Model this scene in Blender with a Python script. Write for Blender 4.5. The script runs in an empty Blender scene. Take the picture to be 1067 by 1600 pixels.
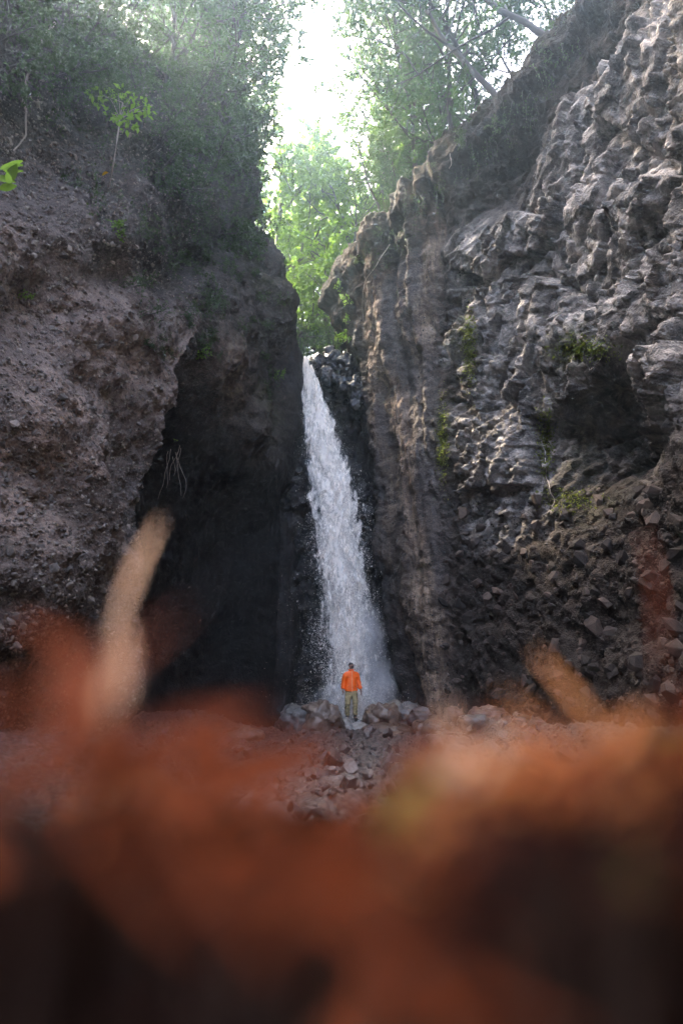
import bpy, bmesh, math, random
import numpy as np
from mathutils import Vector, Matrix, Quaternion, noise as mnoise
from mathutils.bvhtree import BVHTree

R = math.radians
S = bpy.context.scene
COL = S.collection
# ------------------------------------------------------------------ camera
CAM = Vector((0.0, 0.0, 0.9)); FPX = 889.0; PITCH = math.atan(300 / FPX)
cam = bpy.data.cameras.new('camera'); co = bpy.data.objects.new('camera', cam); COL.objects.link(co)
co.location = CAM; co.rotation_euler = (R(90) + PITCH, 0, 0)
cam.sensor_fit = 'VERTICAL'; cam.sensor_height = 36; cam.sensor_width = 24; cam.lens = FPX / 1600 * 36
cam.clip_start = 0.01; cam.clip_end = 3000
cam.dof.use_dof = True; cam.dof.focus_distance = 18.5; cam.dof.aperture_fstop = 1.0; cam.dof.aperture_blades = 0
S.camera = co
# ------------------------------------------------------------------ sky and sun
SUN_FROM = Vector((-0.80, 0.45, 1.35)).normalized()
sun_el = math.asin(SUN_FROM.z); sun_az = math.atan2(SUN_FROM.x, SUN_FROM.y)
W = bpy.data.worlds.new('World'); S.world = W; W.use_nodes = True
nt = W.node_tree
sky = nt.nodes.new('ShaderNodeTexSky'); sky.sky_type = 'NISHITA'; sky.sun_disc = False
sky.sun_elevation = sun_el; sky.sun_rotation = sun_az
sky.altitude = 1500; sky.air_density = 0.4; sky.dust_density = 9.0; sky.ozone_density = 0.3
nt.links.new(sky.outputs[0], nt.nodes['Background'].inputs[0])
nt.nodes['Background'].inputs[1].default_value = 0.15
sl = bpy.data.lights.new('sun', 'SUN'); so = bpy.data.objects.new('sun', sl); COL.objects.link(so)
sl.energy = 1.3; sl.angle = R(6); sl.color = (1.0, 0.94, 0.85)
so.rotation_euler = SUN_FROM.to_track_quat('Z', 'Y').to_euler()
V = S.view_settings
V.view_transform = 'Standard'; V.look = 'None'; V.gamma = 1; V.exposure = 5.35; V.use_white_balance = True; V.white_balance_temperature = 7900; V.white_balance_tint = 10; V.use_curve_mapping = False
cy = S.cycles
cy.max_bounces = 5; cy.diffuse_bounces = 3; cy.glossy_bounces = 2; cy.transmission_bounces = 4
cy.transparent_max_bounces = 12; cy.volume_bounces = 2; cy.use_denoising = True
cy.caustics_reflective = False; cy.caustics_refractive = False
HAZE_DENSITY = 0.0036

# ------------------------------------------------------------------ small helpers
def ray(px, py):
    u = (px - 533.5) / FPX; v = (800 - py) / FPX
    c, s = math.cos(PITCH), math.sin(PITCH)
    return Vector((u, c - v * s, s + v * c))
def at(px, py, y):
    d = ray(px, py); return CAM + d * (y / d.y)
def tag(o, label=None, cat=None, group=None, kind=None):
    for k, v in (('label', label), ('category', cat), ('group', group), ('kind', kind)):
        if v: o[k] = v
    return o
def link(o, parent=None):
    COL.objects.link(o)
    if parent: o.parent = parent
    return o
def empty(name, loc=(0, 0, 0), rz=0.0):
    o = bpy.data.objects.new(name, None); o.location = loc; o.rotation_euler = (0, 0, rz); o.empty_display_size = .1
    return link(o)
def mesh_np(name, v, f, mat=None, smooth=False, attrs=None):
    v = np.asarray(v, np.float32).reshape(-1, 3); f = np.asarray(f, np.int32)
    me = bpy.data.meshes.new(name); k = f.shape[1]
    me.vertices.add(len(v)); me.vertices.foreach_set('co', v.ravel())
    me.loops.add(f.size); me.loops.foreach_set('vertex_index', f.ravel())
    me.polygons.add(len(f)); me.polygons.foreach_set('loop_start', np.arange(0, f.size, k, dtype=np.int32))
    me.polygons.foreach_set('loop_total', np.full(len(f), k, np.int32))
    if smooth: me.polygons.foreach_set('use_smooth', np.ones(len(f), bool))
    me.update(calc_edges=True)
    for n, a in (attrs or {}).items():
        at_ = me.attributes.new(n, 'FLOAT', 'POINT'); at_.data.foreach_set('value', np.asarray(a, np.float32))
    if mat: me.materials.append(mat)
    return me
def obj(name, me, parent=None):
    return link(bpy.data.objects.new(name, me), parent)
def copy_tree(o, parent=None):
    c = o.copy(); COL.objects.link(c); c.parent = parent
    for ch in list(o.children): copy_tree(ch, c)
    return c

# ------------------------------------------------------------------ numpy noise
def hash3(ix, iy, iz, seed):
    h = (ix.astype(np.int64) * 374761393 + iy.astype(np.int64) * 668265263 + iz.astype(np.int64) * 2147483647 + seed * 1274126177) & 0xFFFFFFFF
    h = ((h ^ (h >> 13)) * 1274126177) & 0xFFFFFFFF
    h = ((h ^ (h >> 16)) * 2246822519) & 0xFFFFFFFF
    return ((h ^ (h >> 15)) & 0xFFFFFF) / float(0xFFFFFF)
def vnoise(p, seed=0):
    i = np.floor(p).astype(np.int64); f = p - i; f = f * f * f * (f * (f * 6 - 15) + 10)
    r = 0
    for dx in (0, 1):
        wx = f[:, 0] if dx else 1 - f[:, 0]
        for dy in (0, 1):
            wy = f[:, 1] if dy else 1 - f[:, 1]
            for dz in (0, 1):
                wz = f[:, 2] if dz else 1 - f[:, 2]
                r = r + wx * wy * wz * hash3(i[:, 0] + dx, i[:, 1] + dy, i[:, 2] + dz, seed)
    return r * 2 - 1
def fbm(p, octaves=4, seed=0, gain=.5):
    r = 0; a = 1; q = p.copy()
    for o in range(octaves):
        r = r + a * vnoise(q, seed + o * 17); a *= gain; q = q * 2.03 + 11.3
    return r
def worley(p, seed=0):
    i = np.floor(p).astype(np.int64); n = len(p)
    f1 = np.full(n, 9.0); f2 = np.full(n, 9.0); off = np.zeros((n, 3)); cid = np.zeros((n, 3), np.int64)
    for dx in (-1, 0, 1):
        for dy in (-1, 0, 1):
            for dz in (-1, 0, 1):
                c = i + np.array([dx, dy, dz])
                q = np.stack([hash3(c[:, 0], c[:, 1], c[:, 2], seed + k) for k in (1, 2, 3)], 1) + c
                d = p - q; dd = np.sqrt((d * d).sum(1))
                m = dd < f1
                f2 = np.where(m, f1, np.minimum(f2, dd)); f1 = np.where(m, dd, f1)
                off[m] = d[m]; cid[m] = c[m]
    rnd = np.stack([hash3(cid[:, 0], cid[:, 1], cid[:, 2], seed + k) for k in (5, 6, 7, 8)], 1)
    return f1, f2, off, rnd
def blocks(p, scale, seed=0, tilt=.9):
    """broken-rock relief: every cell is a tilted facet"""
    f1, f2, off, rnd = worley(p / scale, seed)
    d = rnd[:, :3] * 2 - 1
    return scale * ((off * d).sum(1) * tilt + (rnd[:, 3] - .5) * .7 - .12 * np.exp(-((f2 - f1) / .05) ** 2))
def pebbles(p, scale, seed=0):
    """rounded stones packed in a matrix, some standing proud"""
    f1, f2, off, rnd = worley(p / scale, seed)
    r = .25 + .4 * rnd[:, 3]
    return scale * np.sqrt(np.maximum(r * r - f1 * f1, 0)) * (rnd[:, 0] > .35), rnd[:, 1]

# ------------------------------------------------------------------ materials
def new_mat(name):
    m = bpy.data.materials.new(name); m.use_nodes = True; n = m.node_tree
    return m, n, n.nodes['Principled BSDF']
def nd(n, t, **k):
    x = n.nodes.new(t)
    for a, b in k.items():
        if a == 'op': x.operation = b
        elif a.startswith('i'): x.inputs[int(a[1:])].default_value = b
        else: setattr(x, a, b)
    return x
def ramp(n, src, stops):
    r = n.nodes.new('ShaderNodeValToRGB'); n.links.new(src, r.inputs[0]); e = r.color_ramp.elements
    while len(e) < len(stops): e.new(.5)
    for q, (p, c) in zip(e, stops):
        q.position = p; q.color = (*c, 1) if len(c) == 3 else c
    return r.outputs[0]
def mix(n, fac, a, b, bt='MIX'):
    x = n.nodes.new('ShaderNodeMix'); x.data_type = 'RGBA'; x.blend_type = bt
    for s, v in ((x.inputs[0], fac), (x.inputs[6], a), (x.inputs[7], b)):
        if isinstance(v, (int, float)): s.default_value = v
        elif isinstance(v, tuple): s.default_value = (*v, 1) if len(v) == 3 else v
        else: n.links.new(v, s)
    return x.outputs[2]
def mth(n, op, a, b=None, c=None):
    x = n.nodes.new('ShaderNodeMath'); x.operation = op
    for s, v in zip(x.inputs, (a, b, c)):
        if v is None: continue
        if isinstance(v, (int, float)): s.default_value = v
        else: n.links.new(v, s)
    return x.outputs[0]
def noise_n(n, vec, scale, detail=6, rough=.6, dist=0.0):
    x = nd(n, 'ShaderNodeTexNoise'); x.inputs['Scale'].default_value = scale; x.inputs['Detail'].default_value = detail
    x.inputs['Roughness'].default_value = rough; x.inputs['Distortion'].default_value = dist
    if vec: n.links.new(vec, x.inputs['Vector'])
    return x.outputs[0]
def voro_n(n, vec, scale, feature='F1'):
    x = nd(n, 'ShaderNodeTexVoronoi', feature=feature); x.inputs['Scale'].default_value = scale
    n.links.new(vec, x.inputs['Vector'])
    return x
def attr(n, name):
    x = nd(n, 'ShaderNodeAttribute'); x.attribute_name = name; return x.outputs['Fac']
def bump(n, h, strength, dist, prev=None):
    x = nd(n, 'ShaderNodeBump'); x.inputs['Strength'].default_value = strength; x.inputs['Distance'].default_value = dist
    n.links.new(h, x.inputs['Height'])
    if prev: n.links.new(prev, x.inputs['Normal'])
    return x.outputs[0]

def mat_cliff():
    m, n, b = new_mat('cliff_rock')
    g = nd(n, 'ShaderNodeNewGeometry').outputs['Position']
    lo = noise_n(n, g, .45, 5, .6); mid = noise_n(n, g, 2.2, 8, .65); fine = noise_n(n, g, 14, 8, .7)
    v1 = voro_n(n, g, 9); v2 = voro_n(n, g, 26); v3 = voro_n(n, g, 60)
    # loose conglomerate: grey-brown matrix with pebbles of many tones
    cong = ramp(n, mid, [(.25, (.045, .038, .036)), (.5, (.115, .098, .092)), (.72, (.20, .175, .165))])
    sp = nd(n, 'ShaderNodeSeparateColor'); n.links.new(v2.outputs['Color'], sp.inputs[0])
    sp3 = nd(n, 'ShaderNodeSeparateColor'); n.links.new(v3.outputs['Color'], sp3.inputs[0])
    peb = ramp(n, sp.outputs[0], [(0, (.03, .028, .03)), (.4, (.10, .088, .085)), (.75, (.20, .175, .17)), (1, (.36, .32, .31))])
    cong = mix(n, .55, cong, peb)
    peb3 = ramp(n, sp3.outputs[0], [(0, (.03, .027, .028)), (.5, (.12, .105, .10)), (1, (.30, .27, .255))])
    cong = mix(n, .35, cong, peb3)
    red = mth(n, 'MULTIPLY', mth(n, 'MULTIPLY', attr(n, 'red'), .85), ramp(n, mid, [(.35, (.2,) * 3), (.6, (1,) * 3)]))  # masked pale pink carries the painted light of the left cliff
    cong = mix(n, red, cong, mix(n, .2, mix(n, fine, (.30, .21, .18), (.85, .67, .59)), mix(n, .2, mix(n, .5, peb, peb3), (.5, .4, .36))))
    # grey broken lava
    lava = ramp(n, noise_n(n, g, 1.6, 9, .7, .6), [(.36, (.05, .049, .05)), (.48, (.20, .192, .188)), (.60, (.72, .675, .64))])
    lava = mix(n, .35, lava, ramp(n, fine, [(.35, (.06, .058, .06)), (.65, (.36, .34, .33))]))
    c = mix(n, attr(n, 'grey'), cong, lava)
    # tan tuff of the ribs beside the water, streaked downwards
    st = nd(n, 'ShaderNodeMapping'); st.inputs['Scale'].default_value = (3, 3, .28); n.links.new(g, st.inputs[0])
    streak = mth(n, 'ADD', mth(n, 'MULTIPLY', noise_n(n, st.outputs[0], 2.0, 7, .65, .8), .55), mth(n, 'MULTIPLY', mid, .45))
    tan = ramp(n, streak, [(.36, (.07, .052, .04)), (.49, (.30, .215, .155)), (.60, (.68, .53, .40))])
    tan = mix(n, .35, tan, peb)
    c = mix(n, attr(n, 'tan'), c, tan)
    mossf = mth(n, 'MULTIPLY', attr(n, 'moss'), ramp(n, noise_n(n, g, 5, 7, .7), [(.4, (0,) * 3), (.58, (1,) * 3)]))
    c = mix(n, mossf, c, mix(n, fine, (.03, .04, .006), (.16, .17, .02)))
    c = mix(n, attr(n, 'damp_shade'), c, mix(n, 1.0, c, (.30, .27, .245), 'MULTIPLY'))  # darkens damp rock and soil, and paints shade into recesses
    wet = mth(n, 'MULTIPLY', attr(n, 'wet'), ramp(n, streak, [(.25, (1,) * 3), (.75, (.55,) * 3)]))
    c = mix(n, wet, c, mix(n, .9, c, (.006, .0065, .0075)))
    c = mix(n, 1.0, c, (.48, .458, .435), 'MULTIPLY')
    n.links.new(c, b.inputs['Base Color'])
    rg = nd(n, 'ShaderNodeMapRange'); n.links.new(wet, rg.inputs[0]); rg.inputs[3].default_value = .9; rg.inputs[4].default_value = .3
    n.links.new(rg.outputs[0], b.inputs['Roughness'])
    h = mth(n, 'ADD', mth(n, 'MULTIPLY', fine, .7), mth(n, 'MULTIPLY', mth(n, 'SUBTRACT', 1, v2.outputs['Distance']), .55))
    nn = bump(n, h, .8, .05)
    nn = bump(n, v1.outputs['Distance'], .35, .06, nn)
    n.links.new(nn, b.inputs['Normal'])
    b.inputs['Specular IOR Level'].default_value = .12
    return m
def mat_stone(name, stops, rough=.75, scale=3.0, wet=False):
    m, n, b = new_mat(name)
    g = nd(n, 'ShaderNodeNewGeometry').outputs['Position']
    oi = nd(n, 'ShaderNodeObjectInfo').outputs['Random']
    isl = nd(n, 'ShaderNodeNewGeometry').outputs['Random Per Island']
    f = noise_n(n, g, scale * 4, 8, .7)
    t = mth(n, 'ADD', mth(n, 'MULTIPLY', f, .55), mth(n, 'MULTIPLY', mth(n, 'FRACT', mth(n, 'ADD', oi, isl)), .5))
    c = ramp(n, t, stops)
    n.links.new(c, b.inputs['Base Color']); b.inputs['Roughness'].default_value = rough
    if wet:
        rr = ramp(n, noise_n(n, g, 4, 5), [(.4, (.2,) * 3), (.65, (rough,) * 3)]); n.links.new(rr, b.inputs['Roughness'])
    b.inputs['Specular IOR Level'].default_value = .45 if wet else .1
    n.links.new(bump(n, f, .7, .03), b.inputs['Normal'])
    return m
def mat_leaf(name, dark, light, trans=.45, rough=.5, glow=(.26, .42, .06)):
    m, n, b = new_mat(name)
    r = attr(n, 'rnd'); oi = nd(n, 'ShaderNodeObjectInfo').outputs['Random']
    t = mth(n, 'ADD', mth(n, 'MULTIPLY', r, .8), mth(n, 'MULTIPLY', oi, .2))
    c = mix(n, t, dark, light)
    n.links.new(c, b.inputs['Base Color']); b.inputs['Roughness'].default_value = rough
    b.inputs['Specular IOR Level'].default_value = .15
    tr = nd(n, 'ShaderNodeBsdfTranslucent')
    n.links.new(mix(n, .5, c, mix(n, .6, c, glow), 'MIX'), tr.inputs[0])
    ms = nd(n, 'ShaderNodeMixShader'); ms.inputs[0].default_value = trans
    n.links.new(b.outputs[0], ms.inputs[1]); n.links.new(tr.outputs[0], ms.inputs[2])
    n.links.new(ms.outputs[0], n.nodes['Material Output'].inputs[0])
    return m
def mat_bark(name, a, c_, scale=6):
    m, n, b = new_mat(name)
    g = nd(n, 'ShaderNodeNewGeometry').outputs['Position']
    mp = nd(n, 'ShaderNodeMapping'); mp.inputs['Scale'].default_value = (1, 1, .25); n.links.new(g, mp.inputs[0])
    f = noise_n(n, mp.outputs[0], scale * 4, 6, .65)
    n.links.new(mix(n, f, a, c_), b.inputs['Base Color']); b.inputs['Roughness'].default_value = .85
    n.links.new(bump(n, f, .6, .02), b.inputs['Normal'])
    return m
def mat_plain(name, base, var=.25, scale=40, rough=.8, bumpd=.004):
    m, n, b = new_mat(name)
    tc = nd(n, 'ShaderNodeTexCoord').outputs['Object']
    f = noise_n(n, tc, scale, 5, .6)
    n.links.new(mix(n, f, tuple(x * (1 - var) for x in base), tuple(min(1, x * (1 + var)) for x in base)), b.inputs['Base Color'])
    b.inputs['Roughness'].default_value = rough
    n.links.new(bump(n, f, .5, bumpd), b.inputs['Normal'])
    return m
M = {}
M['cliff'] = mat_cliff()
M['stone'] = mat_stone('embedded_stone', [(.15, (.045, .039, .035)), (.5, (.12, .105, .094)), (.75, (.20, .172, .15)), (1, (.33, .29, .255))])
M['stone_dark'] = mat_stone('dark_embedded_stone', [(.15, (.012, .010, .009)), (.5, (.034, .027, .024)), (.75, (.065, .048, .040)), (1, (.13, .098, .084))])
M['rubble'] = mat_stone('rubble', [(.15, (.018, .015, .015)), (.5, (.055, .044, .041)), (.75, (.11, .085, .077)), (1, (.26, .22, .21))], .6, 3, True)
M['rock_brown'] = mat_stone('brown_boulder', [(.2, (.03, .019, .013)), (.6, (.095, .064, .047)), (1, (.19, .14, .11))], .6, 1.5, True)
M['rock_grey'] = mat_stone('grey_boulder', [(.2, (.03, .029, .027)), (.6, (.13, .126, .118)), (1, (.38, .37, .35))], .55, 1.5, True)
M['rock_red'] = mat_stone('red_boulder', [(.2, (.06, .032, .022)), (.6, (.16, .095, .072)), (1, (.30, .21, .175))], .65, 1.5, True)
M['leaf'] = mat_leaf('tree_leaf', (.008, .030, .013), (.036, .095, .036))
M['leaf_bright'] = mat_leaf('bright_leaf', (.05, .12, .012), (.15, .30, .03), .55)
M['leaf_dark'] = mat_leaf('dull_leaf', (.005, .015, .007), (.026, .050, .020), .35)
M['leaf_dry'] = mat_leaf('dry_grass', (.06, .05, .028), (.20, .17, .09), .35)
M['moss'] = mat_leaf('moss', (.03, .04, .006), (.17, .19, .02), .3, .9)
M['yellow'] = mat_leaf('yellow_leaf', (.45, .22, .02), (.65, .32, .03), .5)
M['bark'] = mat_bark('bark', (.014, .011, .009), (.06, .05, .042))
M['bark_pale'] = mat_bark('pale_root', (.12, .10, .09), (.36, .32, .29))

# ------------------------------------------------------------------ the cliffs
def spline(P, counts, axis):
    P = np.moveaxis(P, axis, 0); n = len(P); out = []
    E = np.concatenate([[2 * P[0] - P[1]], P, [2 * P[-1] - P[-2]]])
    for i in range(n - 1):
        p0, p1, p2, p3 = E[i], E[i + 1], E[i + 2], E[i + 3]
        t = (np.arange(counts[i]) / counts[i]).reshape(-1, *([1] * (P.ndim - 1)))
        m1 = (p2 - p0) * .5 * .85; m2 = (p3 - p1) * .5 * .85
        out.append((2 * t**3 - 3 * t**2 + 1) * p1 + (t**3 - 2 * t**2 + t) * m1 + (-2 * t**3 + 3 * t**2) * p2 + (t**3 - t**2) * m2)
    out.append(P[-1:])
    return np.moveaxis(np.concatenate(out), 0, axis)
def loft(rows, cs, rs):
    """rows: (z, [(x,y)...]); cs, rs: grid spacing wanted in every column and row segment"""
    P = np.array([[(x, y, z) for (x, y) in pts] for z, pts in rows], float)
    dc = np.linalg.norm(np.diff(P, axis=1), axis=2).mean(0); dr = np.linalg.norm(np.diff(P, axis=0), axis=2).mean(1)
    cc = [max(1, int(d / s)) for d, s in zip(dc, cs)]; rc = [max(1, int(d / s)) for d, s in zip(dr, rs)]
    G = spline(spline(P, rc, 0), cc, 1)
    du = np.gradient(G, axis=1); dv = np.gradient(G, axis=0)
    N = np.cross(du, dv); N /= np.linalg.norm(N, axis=2, keepdims=True) + 1e-9
    return G, N
def grid_faces(nr, nc, flip=False):
    i = np.arange((nr - 1) * (nc - 1)); r = i // (nc - 1); c = i % (nc - 1); a = r * nc + c
    f = np.stack([a, a + 1, a + nc + 1, a + nc], 1)
    return f[:, ::-1] if flip else f
def gauss(p, c, r):
    d = (p - np.array(c)) / np.array(r); return np.exp(-(d * d).sum(1))
def sstep(a, b, x):
    t = np.clip((x - a) / (b - a), 0, 1); return t * t * (3 - 2 * t)

def L(z, *xy): return (z, list(xy))
left_rows = [
 L(-1.2, (-6, -12), (-4.6, 0), (-4.7, 4), (-4.8, 7.5), (-4.6, 10.3), (-4.3, 12.2), (-5.7, 13.3), (-6.4, 16), (-4.7, 19.4), (-2.5, 21.0), (-1.6, 22.0), (-1.6, 26), (-3, 36)),
 L(2.0,  (-6, -12), (-4.7, 0), (-4.8, 4), (-4.8, 7.5), (-4.6, 10.3), (-4.2, 12.1), (-5.7, 13.3), (-6.4, 16), (-4.7, 19.4), (-2.5, 21.0), (-1.6, 22.0), (-1.6, 26), (-3, 36)),
 L(5.0,  (-6.2, -12), (-5.0, 0), (-5.1, 4), (-5.1, 7.5), (-4.9, 10.3), (-4.5, 12.1), (-5.7, 13.3), (-6.3, 16), (-4.6, 19.2), (-2.5, 20.9), (-1.65, 22.0), (-1.6, 26), (-3, 36)),
 L(8.0,  (-6.5, -12), (-5.6, 0), (-5.5, 4), (-5.2, 7.5), (-4.5, 10.3), (-3.8, 12.1), (-5.1, 13.2), (-5.7, 15.8), (-4.2, 18.8), (-2.65, 20.7), (-1.9, 22.0), (-1.6, 26), (-3, 36)),
 L(10.3, (-7, -12), (-6.0, 0), (-5.8, 4), (-5.3, 7.5), (-4.2, 10.3), (-3.25, 12.1), (-3.5, 13.4), (-3.15, 15.0), (-2.7, 17.2), (-2.4, 19.6), (-1.95, 21.6), (-1.7, 26), (-3, 36)),
 L(12.5, (-7.5, -12), (-6.5, 0), (-6.3, 4), (-5.8, 7.5), (-4.5, 10.3), (-3.55, 12.1), (-3.15, 13.5), (-2.9, 15.3), (-2.4, 17.4), (-2.1, 19.6), (-1.85, 21.6), (-1.7, 26), (-3, 36)),
 L(15.0, (-8.5, -12), (-7.6, 0), (-7.5, 4), (-7.0, 7.5), (-5.2, 10.3), (-3.9, 12.1), (-3.2, 13.5), (-2.85, 15.3), (-2.3, 17.4), (-1.9, 19.6), (-1.8, 21.8), (-1.8, 26), (-3.2, 36)),
 L(17.5, (-10, -12), (-9.4, 0), (-9.2, 4), (-8.6, 7.5), (-6.2, 10.3), (-4.4, 12.1), (-3.2, 13.5), (-2.9, 15.3), (-3.0, 17.4), (-3.1, 19.6), (-3.2, 21.8), (-3.4, 26), (-4.6, 36)),
 L(20.0, (-13, -12), (-12, 0), (-11.6, 4), (-10.8, 7.5), (-8.0, 10.3), (-5.4, 12.1), (-3.9, 13.5), (-3.5, 15.3), (-3.8, 17.4), (-4.1, 19.6), (-4.4, 21.8), (-5, 26), (-6, 36)),
 L(23.0, (-18, -12), (-17, 0), (-16.5, 4), (-15, 7.5), (-12, 10.3), (-9, 12.1), (-7, 13.5), (-6.4, 15.3), (-6.6, 17.4), (-7, 19.6), (-7.4, 21.8), (-8, 26), (-9, 36)),
 L(27.0, (-44, -9), (-40, 0), (-39, 4), (-38, 7.5), (-35, 10.3), (-32, 12.1), (-30, 13.5), (-29, 15.3), (-29, 17.4), (-30, 19.6), (-30, 21.8), (-31, 26), (-32, 36)),
]
F_ = .046
G, N = loft(left_rows, [.5, .2, .09, F_, F_, F_ * .9, .06, .06, .055, .05, .09, .5], [.08, F_, F_, F_, F_, F_, F_, .06, .12, .4])
nr, nc = G.shape[:2]; p = G.reshape(-1, 3); nrm = N.reshape(-1, 3)
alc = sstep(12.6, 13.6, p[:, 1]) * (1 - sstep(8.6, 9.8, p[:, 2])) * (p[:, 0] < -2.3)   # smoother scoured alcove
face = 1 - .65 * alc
D = .75 * fbm(p * .33, 3, 3) * (1 - .5 * alc)
# gullies that run down obliquely across the near buttress
dgl = p @ np.array([.0, .62, -.50])
D += -.75 * np.exp(-((vnoise(np.stack([dgl * .38, p[:, 1] * .06, p[:, 2] * .06], 1), 9)) / .22) ** 2) * face
D += .08 * fbm(p * 1.1, 3, 5) * face + .05 * fbm(p * 4, 3, 8)
D -= .09 * sstep(.15, .75, fbm(p * 1.9, 4, 45)) * face
pb, pr = pebbles(p, .34, 41); D += pb * .30 * face * (pr > .75)
pb2, _ = pebbles(p, .15, 43); D += pb2 * .7 * face
D *= 1 - .6 * sstep(18.3, 20.3, p[:, 1])
q = p + nrm * D[:, None]
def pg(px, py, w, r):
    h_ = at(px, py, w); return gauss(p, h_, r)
red = np.clip(pg(230, 560, 10.0, (3, 1.6, 1.5)) + pg(120, 680, 8.6, (3, 1.4, 1.2)) + pg(40, 780, 7.6, (3, 1.2, 1.0)) + .8 * pg(320, 560, 12, (2, .7, 1.6)) + .7 * pg(90, 420, 7.5, (3, 1.2, .9)) + .8 * pg(180, 850, 10.5, (2, 1.0, 1.2)), 0, 1)  # pale pinkish zones: lit patches of the wall put into its colour
wet = np.clip(sstep(19.2, 21.2, p[:, 1]) * (p[:, 2] < 16.5) + .6 * alc, 0, 1)  # alcove share paints shade into the rock; wall by the falls is wet
tan = gauss(p, (-3.1, 15.0, 10.6), (1.2, 1.3, .9))
moss = np.clip(gauss(p, (-2.5, 18.2, 11.2), (1.3, 1.6, .9)) + .6 * sstep(12, 15, p[:, 2]) * sstep(.0, .5, fbm(p * .5, 3, 55)), 0, 1)
left_me = mesh_np('left_cliff', q, grid_faces(nr, nc), M['cliff'], False, {'red': red, 'wet': wet, 'tan': tan, 'moss': moss, 'grey': np.zeros(len(p)), 'damp_shade': np.clip(alc + .8 * pg(150, 800, 9.5, (3, 1.2, .5)) + .5 * sstep(9.5, 11, p[:, 2]), 0, 1)})  # alcove and oblique band: shade painted dark; upper zone its own dark tone
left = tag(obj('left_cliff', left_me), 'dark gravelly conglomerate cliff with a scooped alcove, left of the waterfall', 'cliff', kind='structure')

rim = lambda dz, k, pts: (dz, [(x + k * a, y + k * b) for (x, y), (a, b) in zip(pts, OUT)])
OUT = [(1, .1), (1, .2), (.9, .4), (.85, .5), (.85, .5), (.85, .5), (.85, .5), (.85, .5), (.9, .4), (.95, .3), (1, .1), (1, 0), (1, 0), (1, 0), (1, -.2)]
top17 = [(1.5, 36), (.3, 26), (-.25, 22.2), (-.5, 20.7), (-.15, 19.5), (.3, 18.6), (.9, 17.6), (1.8, 16.6), (3.4, 14.4), (5.0, 12.2), (6.1, 10.2), (7, 8), (7.5, 4), (8, 0), (8.5, -12)]
right_rows = [
 L(-1.2, (2.5, 36), (1.9, 26), (1.75, 22.8), (1.85, 21.7), (1.9, 20.6), (2.75, 19.7), (2.95, 18.3), (3.85, 17.9), (4.4, 16.5), (5.3, 13), (5.6, 10.5), (5.7, 8), (5.7, 4), (5.7, 0), (6.5, -12)),
 L(2.0,  (2.5, 36), (1.9, 26), (1.7, 22.8), (1.7, 21.6), (1.75, 20.5), (2.5, 19.7), (2.7, 18.2), (3.7, 17.8), (4.35, 16.4), (5.3, 13), (5.7, 10.5), (5.8, 8), (5.8, 4), (5.8, 0), (6.6, -12)),
 L(5.0,  (2.5, 36), (1.8, 26), (1.5, 22.8), (1.35, 21.4), (1.4, 20.4), (2.0, 19.6), (2.15, 18.3), (3.35, 17.6), (4.3, 16.2), (5.4, 13), (5.9, 10.5), (6.1, 8), (6.1, 4), (6.2, 0), (7, -12)),
 L(8.0,  (2.5, 36), (1.6, 26), (1.2, 22.8), (1.1, 21.2), (1.2, 20.3), (1.7, 19.5), (1.85, 18.3), (2.95, 17.6), (4.2, 16.0), (5.4, 13), (6.0, 10.5), (6.3, 8), (6.3, 4), (6.5, 0), (7.2, -12)),
 L(10.3, (2.3, 36), (1.4, 26), (.95, 22.8), (.85, 21.1), (1.05, 20.1), (1.55, 19.4), (1.75, 18.3), (2.75, 17.6), (4.2, 15.8), (5.4, 13), (6.0, 10.5), (6.3, 8), (6.5, 4), (6.8, 0), (7.5, -12)),
 L(12.5, (2.2, 36), (1.3, 26), (.8, 22.6), (.7, 21.0), (1.0, 20.0), (1.45, 19.3), (1.7, 18.3), (2.6, 17.6), (4.15, 15.6), (5.4, 12.9), (6.0, 10.5), (6.5, 8), (6.8, 4), (7.2, 0), (7.9, -12)),
 L(15.0, (2.0, 36), (1.2, 26), (.75, 22.5), (.45, 20.9), (.75, 19.9), (1.1, 19.0), (1.4, 18.1), (2.3, 17.2), (3.9, 15.1), (5.3, 12.6), (6.15, 10.4), (6.8, 8), (7.2, 4), (7.6, 0), (8.2, -12)),
 rim(16.8, .08, top17), rim(18.4, 0, top17), rim(19.3, .35, top17), rim(20.3, 1.6, top17), rim(22.3, 6, top17), rim(26, 30, top17),
]
G, N = loft(right_rows, [.5, .1, .05, F_, F_, F_, F_, F_, .038, .036, .032, .06, .25, .5], [.08, F_, .04, F_, F_, F_, F_, F_, F_, .05, .1, .4])
nr, nc = G.shape[:2]; p = G.reshape(-1, 3); nrm = -N.reshape(-1, 3)
if (nrm[(p[:, 1] > 8) & (p[:, 1] < 12) & (p[:, 2] < 15), 0]).mean() > 0: nrm = -nrm
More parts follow.
